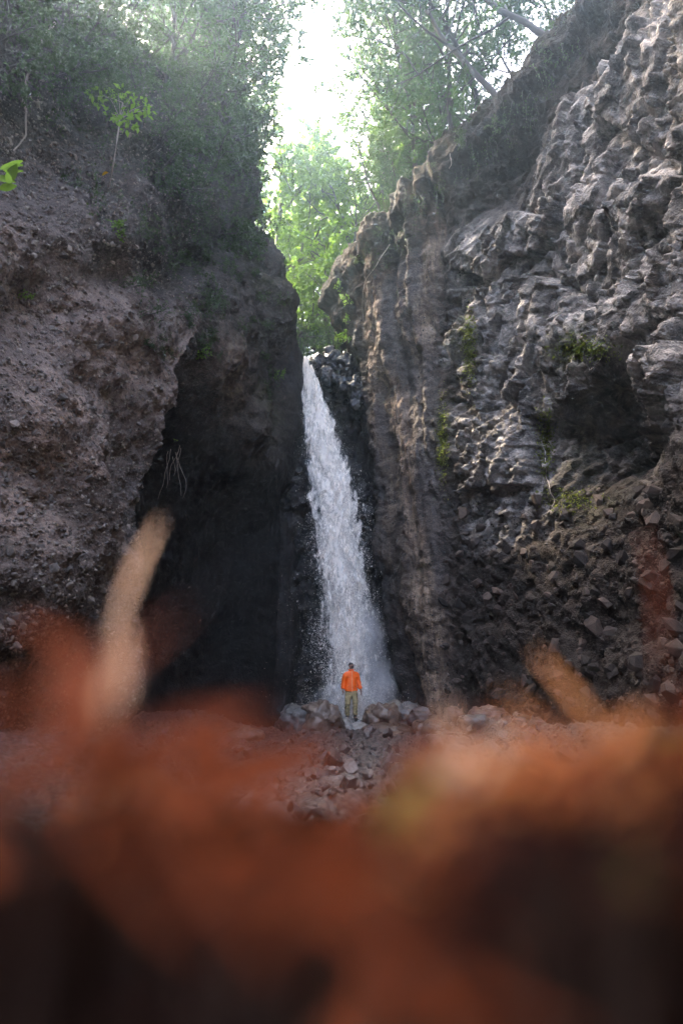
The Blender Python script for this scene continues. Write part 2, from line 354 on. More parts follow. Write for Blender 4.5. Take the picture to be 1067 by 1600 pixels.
# zone of the ribs (gravelly, streaked) against zone of the broken grey lava
s_line = p[:, 0] - (3.75 + .12 * fbm(p * .9, 3, 21) * 3 - .03 * (p[:, 2] - 8))
lavaz = sstep(-.15, .2, s_line) * sstep(3.8, 6.2, p[:, 2] + 1.2 * fbm(p * .5, 3, 22)) 
lavaz = lavaz * (1 - .85 * sstep(15.2, 16.6, p[:, 2] + .8 * fbm(p * .6, 3, 23) - .22 * np.clip(11 - p[:, 1], 0, 6)))
lowz = sstep(-.6, .1, p[:, 0] - 3.6) * (1 - lavaz)
ribz = 1 - np.clip(lavaz + lowz, 0, 1)
D = .3 * fbm(p * .35, 3, 13)
sl_ = np.stack([(p[:, 0] - p[:, 1] * .55 + .16 * np.clip(p[:, 2], 0, 9) + .012 * np.clip(9 - p[:, 2], 0, 9) ** 2), p[:, 2] * .10, p[:, 0] * 0], 1)
D += ribz * (.30 * vnoise(sl_ * 1.1, 16) + .22 * vnoise(sl_ * np.array([2.6, 1.6, 1]), 17) + .05 * vnoise(sl_ * np.array([7, 9, 1]), 18) + .12 * fbm(p * 1.2, 3, 19) + .07 * fbm(p * np.array([2.2, 2.2, .6]), 4, 14) + .05 * fbm(p * 5, 3, 15))
jt = 0
for dv_, sc_, am_, sd_ in (((.25, .15, .95), 1.15, .20, 1), ((.70, -.55, -.45), .95, .20, 2), ((-.15, .75, .62), .62, .13, 3), ((.5, .4, -.76), .36, .07, 4)):
    _, _, _, cr = worley((p + .25 * np.stack([fbm(p * .7, 2, 67), fbm(p * .7, 2, 68), fbm(p * .7, 2, 69)], 1)) / 2.6, 70 + sd_)
    dd_ = np.array(dv_) + (cr[:, :3] - .5) * .7
    tt = (p * dd_).sum(1) / sc_ + cr[:, 3] * 7; jt = jt + am_ * (tt - np.floor(tt) - .5) * (.6 + .8 * hash3(np.floor(tt).astype(np.int64), np.floor(p[:, 1] / 2.1 + .4 * p[:, 2] / 2.3).astype(np.int64), np.zeros(len(p), np.int64), 66 + sd_))
ku = sstep(9.5, 12, p[:, 2])
D += lavaz * (jt * (.95 + .25 * ku) + blocks(p, 2.6, 61, .9) * (.20 + .06 * ku) + blocks(p, 1.1, 62, .9) * (.20 - .08 * ku) + blocks(p, .28, 63, .8) * (.34 - .18 * ku) + (.05 - .02 * ku) * fbm(p * 6, 3, 64))
pb, pr = pebbles(p, .5, 71); pb2, _ = pebbles(p, .22, 72)
D += lowz * (pb * .5 + pb2 * .7 + blocks(p, .4, 73, .5) * .4 + .10 * fbm(p * 1.5, 4, 74))
D += ribz * (pb2 * .35)
# undercut hollow and ledges in the lava
hol = at(925, 665, 11.6); D -= 1.3 * gauss(p, hol, (2.6, 1.7, 1.3)) * (1 - sstep(hol.z + .75, hol.z + 1.15, p[:, 2] + .3 * fbm(p * .8, 3, 24)))
led = at(880, 530, 12.2); D += .3 * gauss(p, led, (2, 1.3, .6))
D -= .7 * gauss(p, at(760, 300, 13.2), (1.5, 1.3, 1.0))
# shadowed band of soil and roots under the rim
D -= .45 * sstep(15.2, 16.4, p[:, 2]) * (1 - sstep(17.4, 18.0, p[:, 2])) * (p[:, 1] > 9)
q = p + nrm * D[:, None]
wet = np.clip((1 - sstep(.35, 1.3, p[:, 0] - np.interp(p[:, 2], [0, 5, 8, 12, 15], [1.6, 1.2, .8, .2, 0]))) * (p[:, 2] < 15.5), 0, 1) * .95
tan = np.clip(ribz * (1 - wet) * sstep(-.35, .25, fbm(p * np.array([.9, .9, .12]), 3, 81) + .25 - .05 * (p[:, 2] - 6)), 0, 1)
moss = np.clip(gauss(p, at(735, 540, 15.6), (.35, .5, 1.0)) + .8 * gauss(p, at(692, 690, 16.6), (.3, .5, 1.3)) + gauss(p, at(905, 545, 11.8), (1, .8, .55)) + gauss(p, at(850, 690, 12.9), (.4, .5, 1.2))
               + .7 * gauss(p, at(880, 790, 12.3), (1, .9, .4)) + sstep(18.2, 19, p[:, 2]) * .8, 0, 1)
red = lowz * .1
right_me = mesh_np('right_cliff', q, grid_faces(nr, nc, True), M['cliff'], False, {'red': red, 'wet': wet, 'tan': tan, 'moss': moss, 'grey': lavaz, 'damp_shade': np.clip(lowz * .9 + gauss(p, hol, (2.4, 1.7, 1.4)) + sstep(15.4, 16.6, p[:, 2]) * (p[:, 1] > 8), 0, 1)})  # shade of the hollow painted in; foot zone and rim soil dark themselves
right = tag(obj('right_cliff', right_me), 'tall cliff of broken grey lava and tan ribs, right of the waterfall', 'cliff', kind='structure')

# headwall behind the water and the stream bed above it
xs = np.arange(-3.0, 3.0, .045)
prof = [(22.6, -1.2), (22.3, 2), (22.1, 6), (21.95, 10), (21.8, 13), (21.65, 14.6), (21.75, 15.0), (22.3, 15.25), (24, 15.6), (30, 17), (44, 22), (70, 30)]
pr_ = np.array(prof); cnt = [60, 80, 80, 66, 40, 14, 16, 22, 12, 14, 10]
pr_ = spline(pr_, cnt, 0)
X, I = np.meshgrid(xs, np.arange(len(pr_))); Yv = pr_[I, 0]; Zv = pr_[I, 1]
wide = 1 + np.clip(Yv - 23, 0, 60) * .25
p = np.stack([X * wide, Yv, Zv + (Zv > 14.4) * .25 * sstep(-1.2, .2, X)], -1).reshape(-1, 3)
D = .3 * fbm(p * .6, 3, 91) + blocks(p, .6, 92, .9) * .8 + blocks(p, .25, 93, .9) * .8 + .05 * fbm(p * 5, 3, 94)
chan = np.exp(-((p[:, 0] + 1.35) / .35) ** 2)
top = sstep(14.3, 15.1, p[:, 2])
q = p.copy(); q[:, 1] -= D * (1 - top); q[:, 2] += (D - .45 * chan) * top
head_me = mesh_np('headwall', q, grid_faces(*X.shape), M['cliff'], False, {'red': X.ravel() * 0, 'tan': X.ravel() * 0, 'moss': (q[:, 1] > 24) * .6, 'grey': X.ravel() * 0 + .6, 'wet': (q[:, 1] < 24) * .97})
head = tag(obj('headwall', head_me), 'wet black headwall behind the falling water with the stream lip on top', 'cliff', kind='structure')

# ------------------------------------------------------------------ ground
def ground_z(x, y):
    P_ = np.stack([np.asarray(x, float), np.asarray(y, float), 0 * np.asarray(x, float)], 1)
    z = .10 * fbm(P_ * .45, 4, 101) + .05 * fbm(P_ * 2.2, 3, 102) - .02
    z += .12 * sstep(12, 18, P_[:, 1]) * (1 - sstep(19.5, 20.6, P_[:, 1])) - .25 * sstep(19.8, 21, P_[:, 1]) * np.exp(-((P_[:, 0] - .3) / 1.6) ** 2)
    z += .5 * sstep(2.6, 4.8, np.abs(P_[:, 0])) * sstep(1, 5, P_[:, 1])
    return z
def axis_pts(lo, hi, fa, fb, fine, far):
    a = np.arange(fa, fb, fine); l = fa - np.geomspace(fine, fa - lo, far)[::-1]; h = fb + np.geomspace(fine, hi - fb, far)
    return np.concatenate([l, a, h])
gx = axis_pts(-150, 150, -5.5, 5.5, .05, 40); gy = axis_pts(-150, 150, 1.5, 22, .055, 40)
XX, YY = np.meshgrid(gx, gy)
zz = ground_z(XX.ravel(), YY.ravel())
far = np.maximum(np.abs(XX), np.abs(YY - 8)).ravel(); zz = np.where(far > 40, zz - 1.0 * sstep(40, 80, far), zz)
p = np.stack([XX.ravel(), YY.ravel(), zz], 1)
pbg, _ = pebbles(p, .3, 111); pbg2, _ = pebbles(p, .13, 112)
near = (far < 16); p[:, 2] += near * (pbg * .5 + pbg2 * .7)
def mat_ground():
    m, n, b = new_mat('stony_ground')
    g = nd(n, 'ShaderNodeNewGeometry').outputs['Position']
    v = voro_n(n, g, 16); sp = nd(n, 'ShaderNodeSeparateColor'); n.links.new(v.outputs['Color'], sp.inputs[0])
    f = noise_n(n, g, 6, 8, .7)
    c = mix(n, .5, ramp(n, f, [(.3, (.016, .012, .011)), (.7, (.075, .055, .048))]), ramp(n, sp.outputs[0], [(0, (.015, .013, .012)), (.6, (.06, .046, .042)), (1, (.16, .13, .12))]))
    n.links.new(c, b.inputs['Base Color']); b.inputs['Roughness'].default_value = .6
    n.links.new(bump(n, mth(n, 'SUBTRACT', f, v.outputs['Distance']), .9, .04), b.inputs['Normal'])
    return m
M['ground'] = mat_ground()
xs_ = np.linspace(-40, 40, 120); ys_ = np.linspace(-50, -9, 90); XR, YR = np.meshgrid(xs_, ys_)
pr2 = np.stack([XR.ravel(), YR.ravel(), 16 * sstep(-9.5, -30, YR.ravel()) - 1.2 + 2 * sstep(3, 8, np.abs(XR.ravel()))], 1); pr2[:, 2] += 1.0 * fbm(pr2 * .25, 4, 131) * sstep(-9.5, -13, YR.ravel())
tag(obj('rear_light_block', mesh_np('rear_light_block', pr2, grid_faces(*XR.shape), M['ground'])), 'added unseen stony slope behind the viewer, blocking light from the rear', 'slope', kind='structure')  # added out of view to cut light coming from behind the camera
ground = tag(obj('ground', mesh_np('ground', p, grid_faces(*XX.shape), M['ground'])), 'dark stony gorge floor between the two cliffs', 'ground', kind='structure')

def bvh_of(me):
    v = np.empty(len(me.vertices) * 3, np.float32); me.vertices.foreach_get('co', v)
    f = np.empty(len(me.loops), np.int32); me.loops.foreach_get('vertex_index', f)
    return BVHTree.FromPolygons(v.reshape(-1, 3).tolist(), f.reshape(-1, 4).tolist())
BV = {'left': bvh_of(left_me), 'right': bvh_of(right_me), 'head': bvh_of(head_me), 'ground': bvh_of(ground.data)}
def hit(px, py, which=('left', 'right', 'head', 'ground')):
    d = ray(px, py).normalized(); best = None
    for w in which:
        r = BV[w].ray_cast(CAM, d, 200)
        if r[0] is not None and (best is None or r[3] < best[2]):
            nn = r[1] if r[1].dot(d) < 0 else -r[1]
            best = (r[0], nn, r[3], w)
    return best
def drop(x, y, z0=60, which=('left', 'right', 'head', 'ground')):
    best = None
    for w in which:
        r = BV[w].ray_cast(Vector((x, y, z0)), Vector((0, 0, -1)), 200)
        if r[0] is not None and (best is None or r[0].z > best.z): best = r[0]
    return best if best is not None else Vector((x, y, 0))
def ground_at(x, y): return drop(x, y, 3.0, ('ground',)).z
rng = random.Random(7); NR = np.random.default_rng(7)

# ------------------------------------------------------------------ stones set in the cliffs and on the floor
def hull_rock(seed, mat, squash=(1, .8, .7), npts=13):
    r = random.Random(seed); bm = bmesh.new()
    for _ in range(npts):
        v = Vector((r.gauss(0, 1), r.gauss(0, 1), r.gauss(0, 1))).normalized() * r.uniform(.8, 1.0)
        bm.verts.new((v.x * squash[0], v.y * squash[1], v.z * squash[2]))
    res = bmesh.ops.convex_hull(bm, input=bm.verts[:])
    for v in [v for v in bm.verts if not v.link_faces]: bm.verts.remove(v)
    bmesh.ops.triangulate(bm, faces=bm.faces[:])
    me = bpy.data.meshes.new('stone'); bm.to_mesh(me); bm.free(); me.materials.append(mat); return me
stone_me = [hull_rock(i, M['stone'], (1, rng.uniform(.7, .95), rng.uniform(.5, .85)), 16) for i in range(10)]
dark_me = [hull_rock(80 + i, M['stone_dark'], (1, rng.uniform(.7, .95), rng.uniform(.5, .85)), 18) for i in range(10)]
rub_me = [hull_rock(30 + i, M['rubble'], (1, rng.uniform(.65, .95), rng.uniform(.45, .8)), 16) for i in range(10)]
def rand_quat(r): return Quaternion((r.gauss(0, 1), r.gauss(0, 1), r.gauss(0, 1), r.gauss(0, 1))).normalized()
def put_stone(parent, me, loc, s, rot):
    o = bpy.data.objects.new('stone', me); COL.objects.link(o); o.parent = parent
    o.location = loc; o.rotation_mode = 'QUATERNION'; o.rotation_quaternion = rot; o.scale = (s, s, s)
def arrays(me):
    v = np.empty(len(me.vertices) * 3, np.float32); me.vertices.foreach_get('co', v)
    f = np.empty(len(me.loops), np.int32); me.loops.foreach_get('vertex_index', f)
    return v.reshape(-1, 3), f.reshape(-1, 3)
SMALL = [arrays(hull_rock(60 + i, M['stone'], (1, .8, .65), 8)) for i in range(6)]
def pebble_field(name, parent, spots, mat):
    vs, fs, k = [], [], 0
    for loc, s, rot in spots:
        v, f = SMALL[rng.randrange(6)]
        m = np.array(rot.to_matrix())
        vs.append(v @ m.T * s + np.array(loc)); fs.append(f + k); k += len(v)
    o = obj(name, mesh_np(name, np.concatenate(vs), np.concatenate(fs), mat), parent); o['kind'] = 'stuff'; return o
def scatter(which, n, box, smin, smax, keep=None, sink=.25, pw=2.2):
    out = []; t = 0
    while len(out) < n and t < n * 6:
        t += 1
        px = rng.uniform(box[0], box[2]); py = rng.uniform(box[1], box[3])
        h = hit(px, py)
        if not h or h[3] != which or (keep and not keep(px, py, h)): continue
        s = smin + (smax - smin) * rng.random() ** pw
        out.append((h[0] + h[1] * s * (.5 - sink) * rng.uniform(.2, 1), s, rand_quat(rng)))
    return out
ok_alcove = lambda px, py, h: h[0].y < 12.9
for loc, s, q_ in scatter('left', 280, (0, 160, 420, 1130), .045, .11, ok_alcove, .4): put_stone(left, rng.choice(stone_me), loc, s, q_)
pebble_field('gravel', left, scatter('left', 9000, (0, 100, 420, 1150), .018, .065, ok_alcove), M['stone'])
lowr = lambda px, py, h: px > 690 + (1000 - py) * .05
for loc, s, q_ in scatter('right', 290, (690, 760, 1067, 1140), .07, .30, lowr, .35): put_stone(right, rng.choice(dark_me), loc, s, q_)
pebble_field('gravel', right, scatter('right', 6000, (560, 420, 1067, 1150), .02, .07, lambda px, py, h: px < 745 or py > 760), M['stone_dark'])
sp = []
while len(sp) < 300:
    y = 4.5 + 15 * rng.random(); x = rng.uniform(-.75, .62) * y * .62
    if abs(x) > 4.6 or (y > 12 and abs(x) < 3 and rng.random() < .75): continue
    s = .05 + .2 * rng.random() ** 2.2
    sp.append((Vector((x, y, ground_at(x, y) + s * .25)), s, rand_quat(rng)))
for loc, s, q_ in sp: put_stone(ground, rng.choice(rub_me), loc, s, q_)
sp = []
while len(sp) < 7000:
    y = 2.0 + 18.5 * rng.random(); x = rng.uniform(-.75, .65) * max(y, 5) * .62
    if abs(x) > 5: continue
    s = .015 + .07 * rng.random() ** 2
    sp.append((Vector((x, y, ground_at(x, y) + s * .3)), s, rand_quat(rng)))
pebble_field('gravel', ground, sp, M['rubble'])

# ------------------------------------------------------------------ boulders at the foot of the falls
def boulder_mesh(seed, dims, mat, rough=.28, sub=5, scale=.45):
    bm = bmesh.new(); bmesh.ops.create_icosphere(bm, subdivisions=sub, radius=1)
    v = np.array([x.co[:] for x in bm.verts]); f = np.array([[w.index for w in x.verts] for x in bm.faces]); bm.free()
    n = v / np.linalg.norm(v, axis=1, keepdims=True)
    v = np.sign(n) * np.abs(n) ** .8
    w = v * np.array(dims)
    d = blocks(w + seed * 7.1, scale, seed, .8) * rough * 2 + .06 * fbm((w + seed) * 2.5, 3, seed) + .03 * fbm((w + seed) * 9, 3, seed + 3)
    w = w + n * d[:, None] * min(1, min(dims) * 2.2)
    return mesh_np('boulder', w, f, mat)
def boulder(px0, py0, px1, py1, y, mat, label, seed, depth=None, rough=.28, rz=0, group=None):
    a = at(px0, py1, y); b_ = at(px1, py0, y); w = (b_.x - a.x) / 2 * 1.12; h = (b_.z - a.z) / 2
    cx = (a.x + b_.x) / 2; cz = (a.z + b_.z) / 2
    zg = ground_at(cx, y) - .08
    top = b_.z; lo = min(a.z, zg); hz = (top - lo) / 2
    o = obj('boulder', boulder_mesh(seed, (w, (depth or w) * 1.0, hz), mat, rough))
    o.location = (cx, y + (depth or w) * .6, (top + lo) / 2); o.rotation_euler.z = rz
    return tag(o, label, 'boulder', group)
boulder(436, 1103, 492, 1165, 18.3, M['rock_grey'], 'grey angular boulder at the far left of the row below the falls', 3)
boulder(474, 1099, 527, 1160, 18.0, M['rock_brown'], 'tall brown boulder beside the person, on the alcove side', 4)
bB = boulder(516, 1124, 574, 1170, 18.6, M['rock_grey'], 'wet crinkled pale boulder under the feet of the person', 5, .75, .2)
boulder(574, 1099, 622, 1142, 18.6, M['rock_brown'], 'rounded brown boulder at the right foot of the waterfall', 6)
boulder(604, 1098, 650, 1142, 18.9, M['rock_grey'], 'grey boulder leaning on the rounded brown one', 7)
boulder(567, 1131, 648, 1166, 17.3, M['rock_brown'], 'long low dark brown boulder in front of the rounded ones', 8, .6, .15)
boulder(592, 1144, 640, 1172, 16.2, M['rock_brown'], 'small smooth dome-shaped boulder before the long low one', 9, .4, .1)
boulder(643, 1108, 692, 1138, 18.2, M['rubble'], 'dark broken boulder under the streaked tan rib', 10)
boulder(652, 1124, 706, 1156, 16.8, M['rock_brown'], 'brown sloping boulder below the dark broken one', 11)
boulder(692, 1099, 738, 1130, 18.0, M['rock_red'], 'pinkish boulder tucked against the foot of the rib', 12)
boulder(742, 1104, 808, 1136, 16.4, M['rock_red'], 'long reddish flat-topped boulder near the stony bank', 13, .5, .2)
boulder(722, 1117, 772, 1146, 15.6, M['rock_grey'], 'pale blue-grey boulder in front of the long reddish one', 14, .45)
boulder(776, 1124, 794, 1142, 15.2, M['rock_grey'], 'small whitish stone between the reddish boulder and dark rubble', 15, .16)
boulder(800, 1120, 850, 1146, 15.4, M['rubble'], 'dark rubble block at the foot of the stony bank', 16, .4)
boulder(332, 1138, 408, 1166, 15.5, M['rock_brown'], 'low flat boulder lying out before the dark alcove', 17, .5, .15)
boulder(540, 1150, 585, 1176, 15.6, M['rock_grey'], 'wet grey slab in front of the pale boulder', 18, .4, .2)
boulder(455, 1150, 520, 1182, 15.6, M['rubble'], 'dark wet jagged block before the tall brown boulder', 19, .4)
boulder(668, 1146, 740, 1178, 14.0, M['rubble'], 'dark flat block on the gorge floor below the rib', 20, .5, .2)

M['rock_black'] = mat_stone('black_wet_rock', [(.2, (.004, .004, .0045)), (.6, (.014, .0145, .0155)), (1, (.06, .06, .062))], .55, 1.5, True)
for i, (x0, y0, x1, y1, y, lab) in enumerate([(487, 552, 512, 580, 21.5, 'black wet rock right beside the stream lip'), (506, 545, 533, 576, 21.4, 'broad glossy black rock in the middle of the lip ledge'), (527, 552, 556, 586, 21.2, 'black wet rock at the outer end of the lip ledge'),
        (500, 572, 526, 604, 21.3, 'black block hanging below the middle of the lip ledge'), (522, 582, 552, 622, 21.2, 'lowest black block hanging under the lip ledge'), (545, 585, 575, 640, 20.9, 'dark wedge of rock between the lip ledge and the tan rib')]):
    a = at(x0, y1, y); b_ = at(x1, y0, y); w = (b_.x - a.x) / 2 * 1.1; hz_ = (b_.z - a.z) / 2
    o = obj('ledge_rock', boulder_mesh(40 + i, (w, .6, hz_), M['rock_black'], .35, 5, .3)); o.location = ((a.x + b_.x) / 2, y + .3, (a.z + b_.z) / 2); tag(o, lab, 'rock')
# ------------------------------------------------------------------ water
def mat_water():
    m, n, b = new_mat('white_water')
    g = nd(n, 'ShaderNodeNewGeometry').outputs['Position']
    mp = nd(n, 'ShaderNodeMapping'); mp.inputs['Scale'].default_value = (1, 1, .36); n.links.new(g, mp.inputs[0])
    f = mth(n, 'ADD', mth(n, 'MULTIPLY', noise_n(n, mp.outputs[0], 8, 10, .8, .5), .5), mth(n, 'MULTIPLY', noise_n(n, mp.outputs[0], 2.1, 5, .6, 1.2), .5))
    b.inputs['Base Color'].default_value = (1.0, .945, .875, 1); b.inputs['Roughness'].default_value = .45
    tr = nd(n, 'ShaderNodeBsdfTransparent'); ms = nd(n, 'ShaderNodeMixShader')
    e = attr(n, 'cover')   # thin at the edges
    fac = nd(n, 'ShaderNodeMapRange'); n.links.new(mth(n, 'ADD', f, e), fac.inputs[0]); fac.inputs[1].default_value = .46; fac.inputs[2].default_value = .56
    tl = nd(n, 'ShaderNodeBsdfTranslucent'); tl.inputs[0].default_value = (1.0, .94, .87, 1)
    m2 = nd(n, 'ShaderNodeMixShader'); m2.inputs[0].default_value = .4; n.links.new(b.outputs[0], m2.inputs[1]); n.links.new(tl.outputs[0], m2.inputs[2])
    n.links.new(fac.outputs[0], ms.inputs[0]); n.links.new(tr.outputs[0], ms.inputs[1]); n.links.new(m2.outputs[0], ms.inputs[2])
    n.links.new(bump(n, f, .6, .08), b.inputs['Normal'])
    n.links.new(ms.outputs[0], n.nodes['Material Output'].inputs[0])
    return m
M['water'] = mat_water()
m, n, b = new_mat('water_drop'); b.inputs['Base Color'].default_value = (.83, .86, .89, 1); b.inputs['Roughness'].default_value = .3
f_ = noise_n(n, nd(n, 'ShaderNodeNewGeometry').outputs['Position'], 3); n.links.new(mix(n, f_, (.94, .89, .825), (1.0, .95, .885)), b.inputs['Base Color'])
M['drop'] = m
PYS = [560, 572, 600, 650, 700, 750, 800, 850, 900, 950, 1000, 1050, 1100, 1135]
PXL = [474, 472, 471, 475, 481, 486, 489, 491, 493, 494, 494, 495, 497, 497]
PXR = [482, 486, 497, 517, 534, 549, 563, 570, 578, 588, 596, 603, 610, 612]
PY_ = [22.0, 21.45, 21.2, 21.05, 20.95, 20.9, 20.85, 20.85, 20.8, 20.8, 20.75, 20.7, 20.65, 20.6]
fall = empty('waterfall', at(549, 1130, 20.7)); tag(fall, 'tall white waterfall dropping down the dark headwall', 'waterfall', kind='structure')
fo = Vector(fall.location)
def fall_edge(t):
    k = np.interp(t, np.linspace(0, 1, 80), np.linspace(0, 1, 80)); py = 560 + 575 * t
    l = np.interp(py, PYS, PXL); r = np.interp(py, PYS, PXR); y = np.interp(py, PYS, PY_); return py, l, r, y
for k in range(5):
    nrw, ncl = 260, 46; vs = []; cov = []
    rag = [(1 + .22 * mnoise.noise(Vector((i * .045, k * 3.1, 0))) + .10 * mnoise.noise(Vector((i * .17, k * 5.7, 4))), (.10 * mnoise.noise(Vector((i * .06, 9 + k, 2))) + .05 * mnoise.noise(Vector((i * .2, 5, k)))) * min(1, i / 60)) for i in range(nrw)]
    for i in range(nrw):
        py, l, r, y = fall_edge(i / (nrw - 1))
        a = at(l, py, y); c = at(r, py, y)
        for j in range(ncl):
            s = j / (ncl - 1); sh = (.04, .0, -.03, .05, -.06)[k] * 1.0
            P_ = a.lerp(c, .5 + (s - .5) * (1.16 if k else .9) * rag[i][0] + sh + rag[i][1])
            bulge = math.sin(math.pi * s) * (.12 + .30 * (i / nrw)) * (k - 1.2) * .45
            vs.append((P_.x, P_.y - bulge, P_.z)); t_ = i / nrw
            cov.append(-.22 * (abs(s - .5) * 2) ** 2.0 + (.22 if k < 2 else .10) * (1 - t_) ** 2 + .035 - .012 * k)
    vs = np.array(vs)
    d = fbm(vs * np.array([3.2, 3.2, 1.1]) + k * 9, 5, 200 + k, .6)
    vs[:, 1] -= d * .10; vs[:, 0] += fbm(vs * 2.0 + 5 * k, 4, 220 + k) * .06
    o = obj('water_sheet', mesh_np('water_sheet', vs - np.array(fo), grid_faces(nrw, ncl), M['water'], True, {'cover': cov}), fall)
# flying drops and streaks
OCT_V = np.array([(1, 0, 0), (-1, 0, 0), (0, 1, 0), (0, -1, 0), (0, 0, 1), (0, 0, -1)], float)
OCT_F = np.array([(0, 2, 4), (2, 1, 4), (1, 3, 4), (3, 0, 4), (2, 0, 5), (1, 2, 5), (3, 1, 5), (0, 3, 5)])
TET_V = np.array([(1, 1, 1), (-1, -1, 1), (-1, 1, -1), (1, -1, -1)], float) * .75
TET_F = np.array([(0, 1, 2), (0, 3, 1), (0, 2, 3), (1, 3, 2)])
def drops(name, n, spread, smin, smax, tpow=.65, stretch=2.2, cl=1.0):
    t = NR.random(n) ** tpow; py, l, r, y = fall_edge(t)
    s = .5 + NR.normal(0, spread, n); px = l + (r - l) * s
    c, sn = math.cos(PITCH), math.sin(PITCH)
    u = (px - 533.5) / FPX; v = (800 - py) / FPX; yy = y + NR.normal(0, .18 + .25 * t, n) - .1
    P_ = np.stack([u / (c - v * sn) * y, yy, .9 + (sn + v * c) / (c - v * sn) * y], 1)
    keep = (fbm(P_ * np.array([2.4, 2.4, 1.5]), 4, 260) * cl * 2.3 + NR.random(n) * .9 - (.45 if name != 'burst' else 1.25)) > 0
    P_ = P_[keep]; n = len(P_)
    sz = smin + (smax - smin) * NR.random(n) ** 3
    sc = np.stack([sz, sz, sz * (1 + (stretch - 1) * NR.random(n))], 1)
    BV_, BF_ = (TET_V, TET_F) if name != 'foam' else (OCT_V, OCT_F)
    V_ = BV_[None] * sc[:, None, :] + P_[:, None, :]
    F3 = BF_[None] + (np.arange(n) * len(BV_))[:, None, None]
    o = obj(name, mesh_np(name, V_.reshape(-1, 3) - np.array(fo), F3.reshape(-1, 3), M['drop'], True), fall); o['kind'] = 'stuff'
drops('foam', 40000, .25, .005, .018)
drops('spray', 60000, .36, .003, .009, .55, 1.6, .6)
drops('burst', 26000, .30, .004, .013, .8, 1.3, 1.6)
# mist thrown up at the foot
m = bpy.data.materials.new('mist'); m.use_nodes = True; n = m.node_tree; n.nodes.remove(n.nodes['Principled BSDF'])
pv = n.nodes.new('ShaderNodeVolumePrincipled'); pv.inputs['Color'].default_value = (.97, .98, 1, 1); pv.inputs['Density'].default_value = 1.1
n.links.new(pv.outputs[0], n.nodes['Material Output'].inputs['Volume'])
tc_ = nd(n, 'ShaderNodeTexCoord').outputs['Object']; ln_ = nd(n, 'ShaderNodeVectorMath', op='LENGTH'); n.links.new(tc_, ln_.inputs[0])
fall_ = mth(n, 'MAXIMUM', mth(n, 'SUBTRACT', 1, mth(n, 'MULTIPLY', ln_.outputs['Value'], ln_.outputs['Value'])), 0)
n.links.new(mth(n, 'MULTIPLY', mth(n, 'MULTIPLY', fall_, fall_), mth(n, 'MULTIPLY', ramp(n, noise_n(n, tc_, 2.2, 4, .6), [(.35, (.1,) * 3), (.65, (1,) * 3)]), 3.2)), pv.inputs['Density'])
for (px, py, y, rx, rz_) in ((592, 1075, 20.4, .9, 1.5), (535, 1095, 20.4, 1.2, .9), (575, 1000, 20.6, .8, 1.8)):
    bm = bmesh.new(); bmesh.ops.create_icosphere(bm, subdivisions=3, radius=1.02)
    me = bpy.data.meshes.new('mist'); bm.to_mesh(me); bm.free(); me.materials.append(m); o = obj('mist', me, fall); o['kind'] = 'stuff'
    o.location = at(px, py, y) - fo; o.scale = (rx, .6, rz_)
# thin trickles on the wet walls
def tube_mesh(paths, sides=5):
    vs, fs, k = [], [], 0
    for pts, rad in paths:
        pts = np.asarray(pts, float); n = len(pts)
        T = np.gradient(pts, axis=0); T /= np.linalg.norm(T, axis=1, keepdims=True) + 1e-9
        ref = np.array([0, 0, 1.0]) if abs(T[0, 2]) < .9 else np.array([1.0, 0, 0])
        A = np.cross(T, ref); A /= np.linalg.norm(A, axis=1, keepdims=True) + 1e-9; B = np.cross(T, A)
        rad = np.broadcast_to(np.asarray(rad, float), (n,))
        an = np.arange(sides) / sides * 2 * np.pi
        ring = pts[:, None] + rad[:, None, None] * (np.cos(an)[None, :, None] * A[:, None] + np.sin(an)[None, :, None] * B[:, None])
        vs.append(ring.reshape(-1, 3))
        i = np.arange((n - 1) * sides); r_ = i // sides; c = i % sides; d = (c + 1) % sides
        fs.append(np.stack([r_ * sides + c, r_ * sides + d, (r_ + 1) * sides + d, (r_ + 1) * sides + c], 1) + k); k += n * sides
    return np.concatenate(vs), np.concatenate(fs)
for (x0, y0, x1, y1) in ((481, 560, 497, 606), (520, 572, 524, 598)):
    pts = []
    for i in range(30):
        h = hit(x0 + (x1 - x0) * i / 29 + rng.uniform(-.6, .6), y0 + (y1 - y0) * i / 29, ('left', 'right', 'head'))
        if h: pts.append(h[0] + h[1] * .02)
    if len(pts) > 4:
        v, f = tube_mesh([(np.array([list(a - fo) for a in pts]), .018)]); obj('trickle', mesh_np('trickle', v, f, M['drop'], True), fall)
# plunge pool
m, n, b = new_mat('pool_water'); b.inputs['Base Color'].default_value = (.03, .035, .035, 1); b.inputs['Roughness'].default_value = .08
f_ = noise_n(n, nd(n, 'ShaderNodeNewGeometry').outputs['Position'], 6); n.links.new(bump(n, f_, .4, .05), b.inputs['Normal'])
ang = np.linspace(0, 2 * np.pi, 40, endpoint=False)
pv = np.concatenate([[[.3, 20.8, .06]], np.stack([.3 + 1.7 * np.cos(ang), 20.8 + .9 * np.sin(ang), ang * 0 + .06], 1)])
pf = np.stack([np.zeros(40, int), 1 + np.arange(40), 1 + (np.arange(40) + 1) % 40], 1)
tag(obj('plunge_pool', mesh_np('plunge_pool', pv, pf, m)), 'small dark plunge pool under the waterfall', 'water', kind='structure')

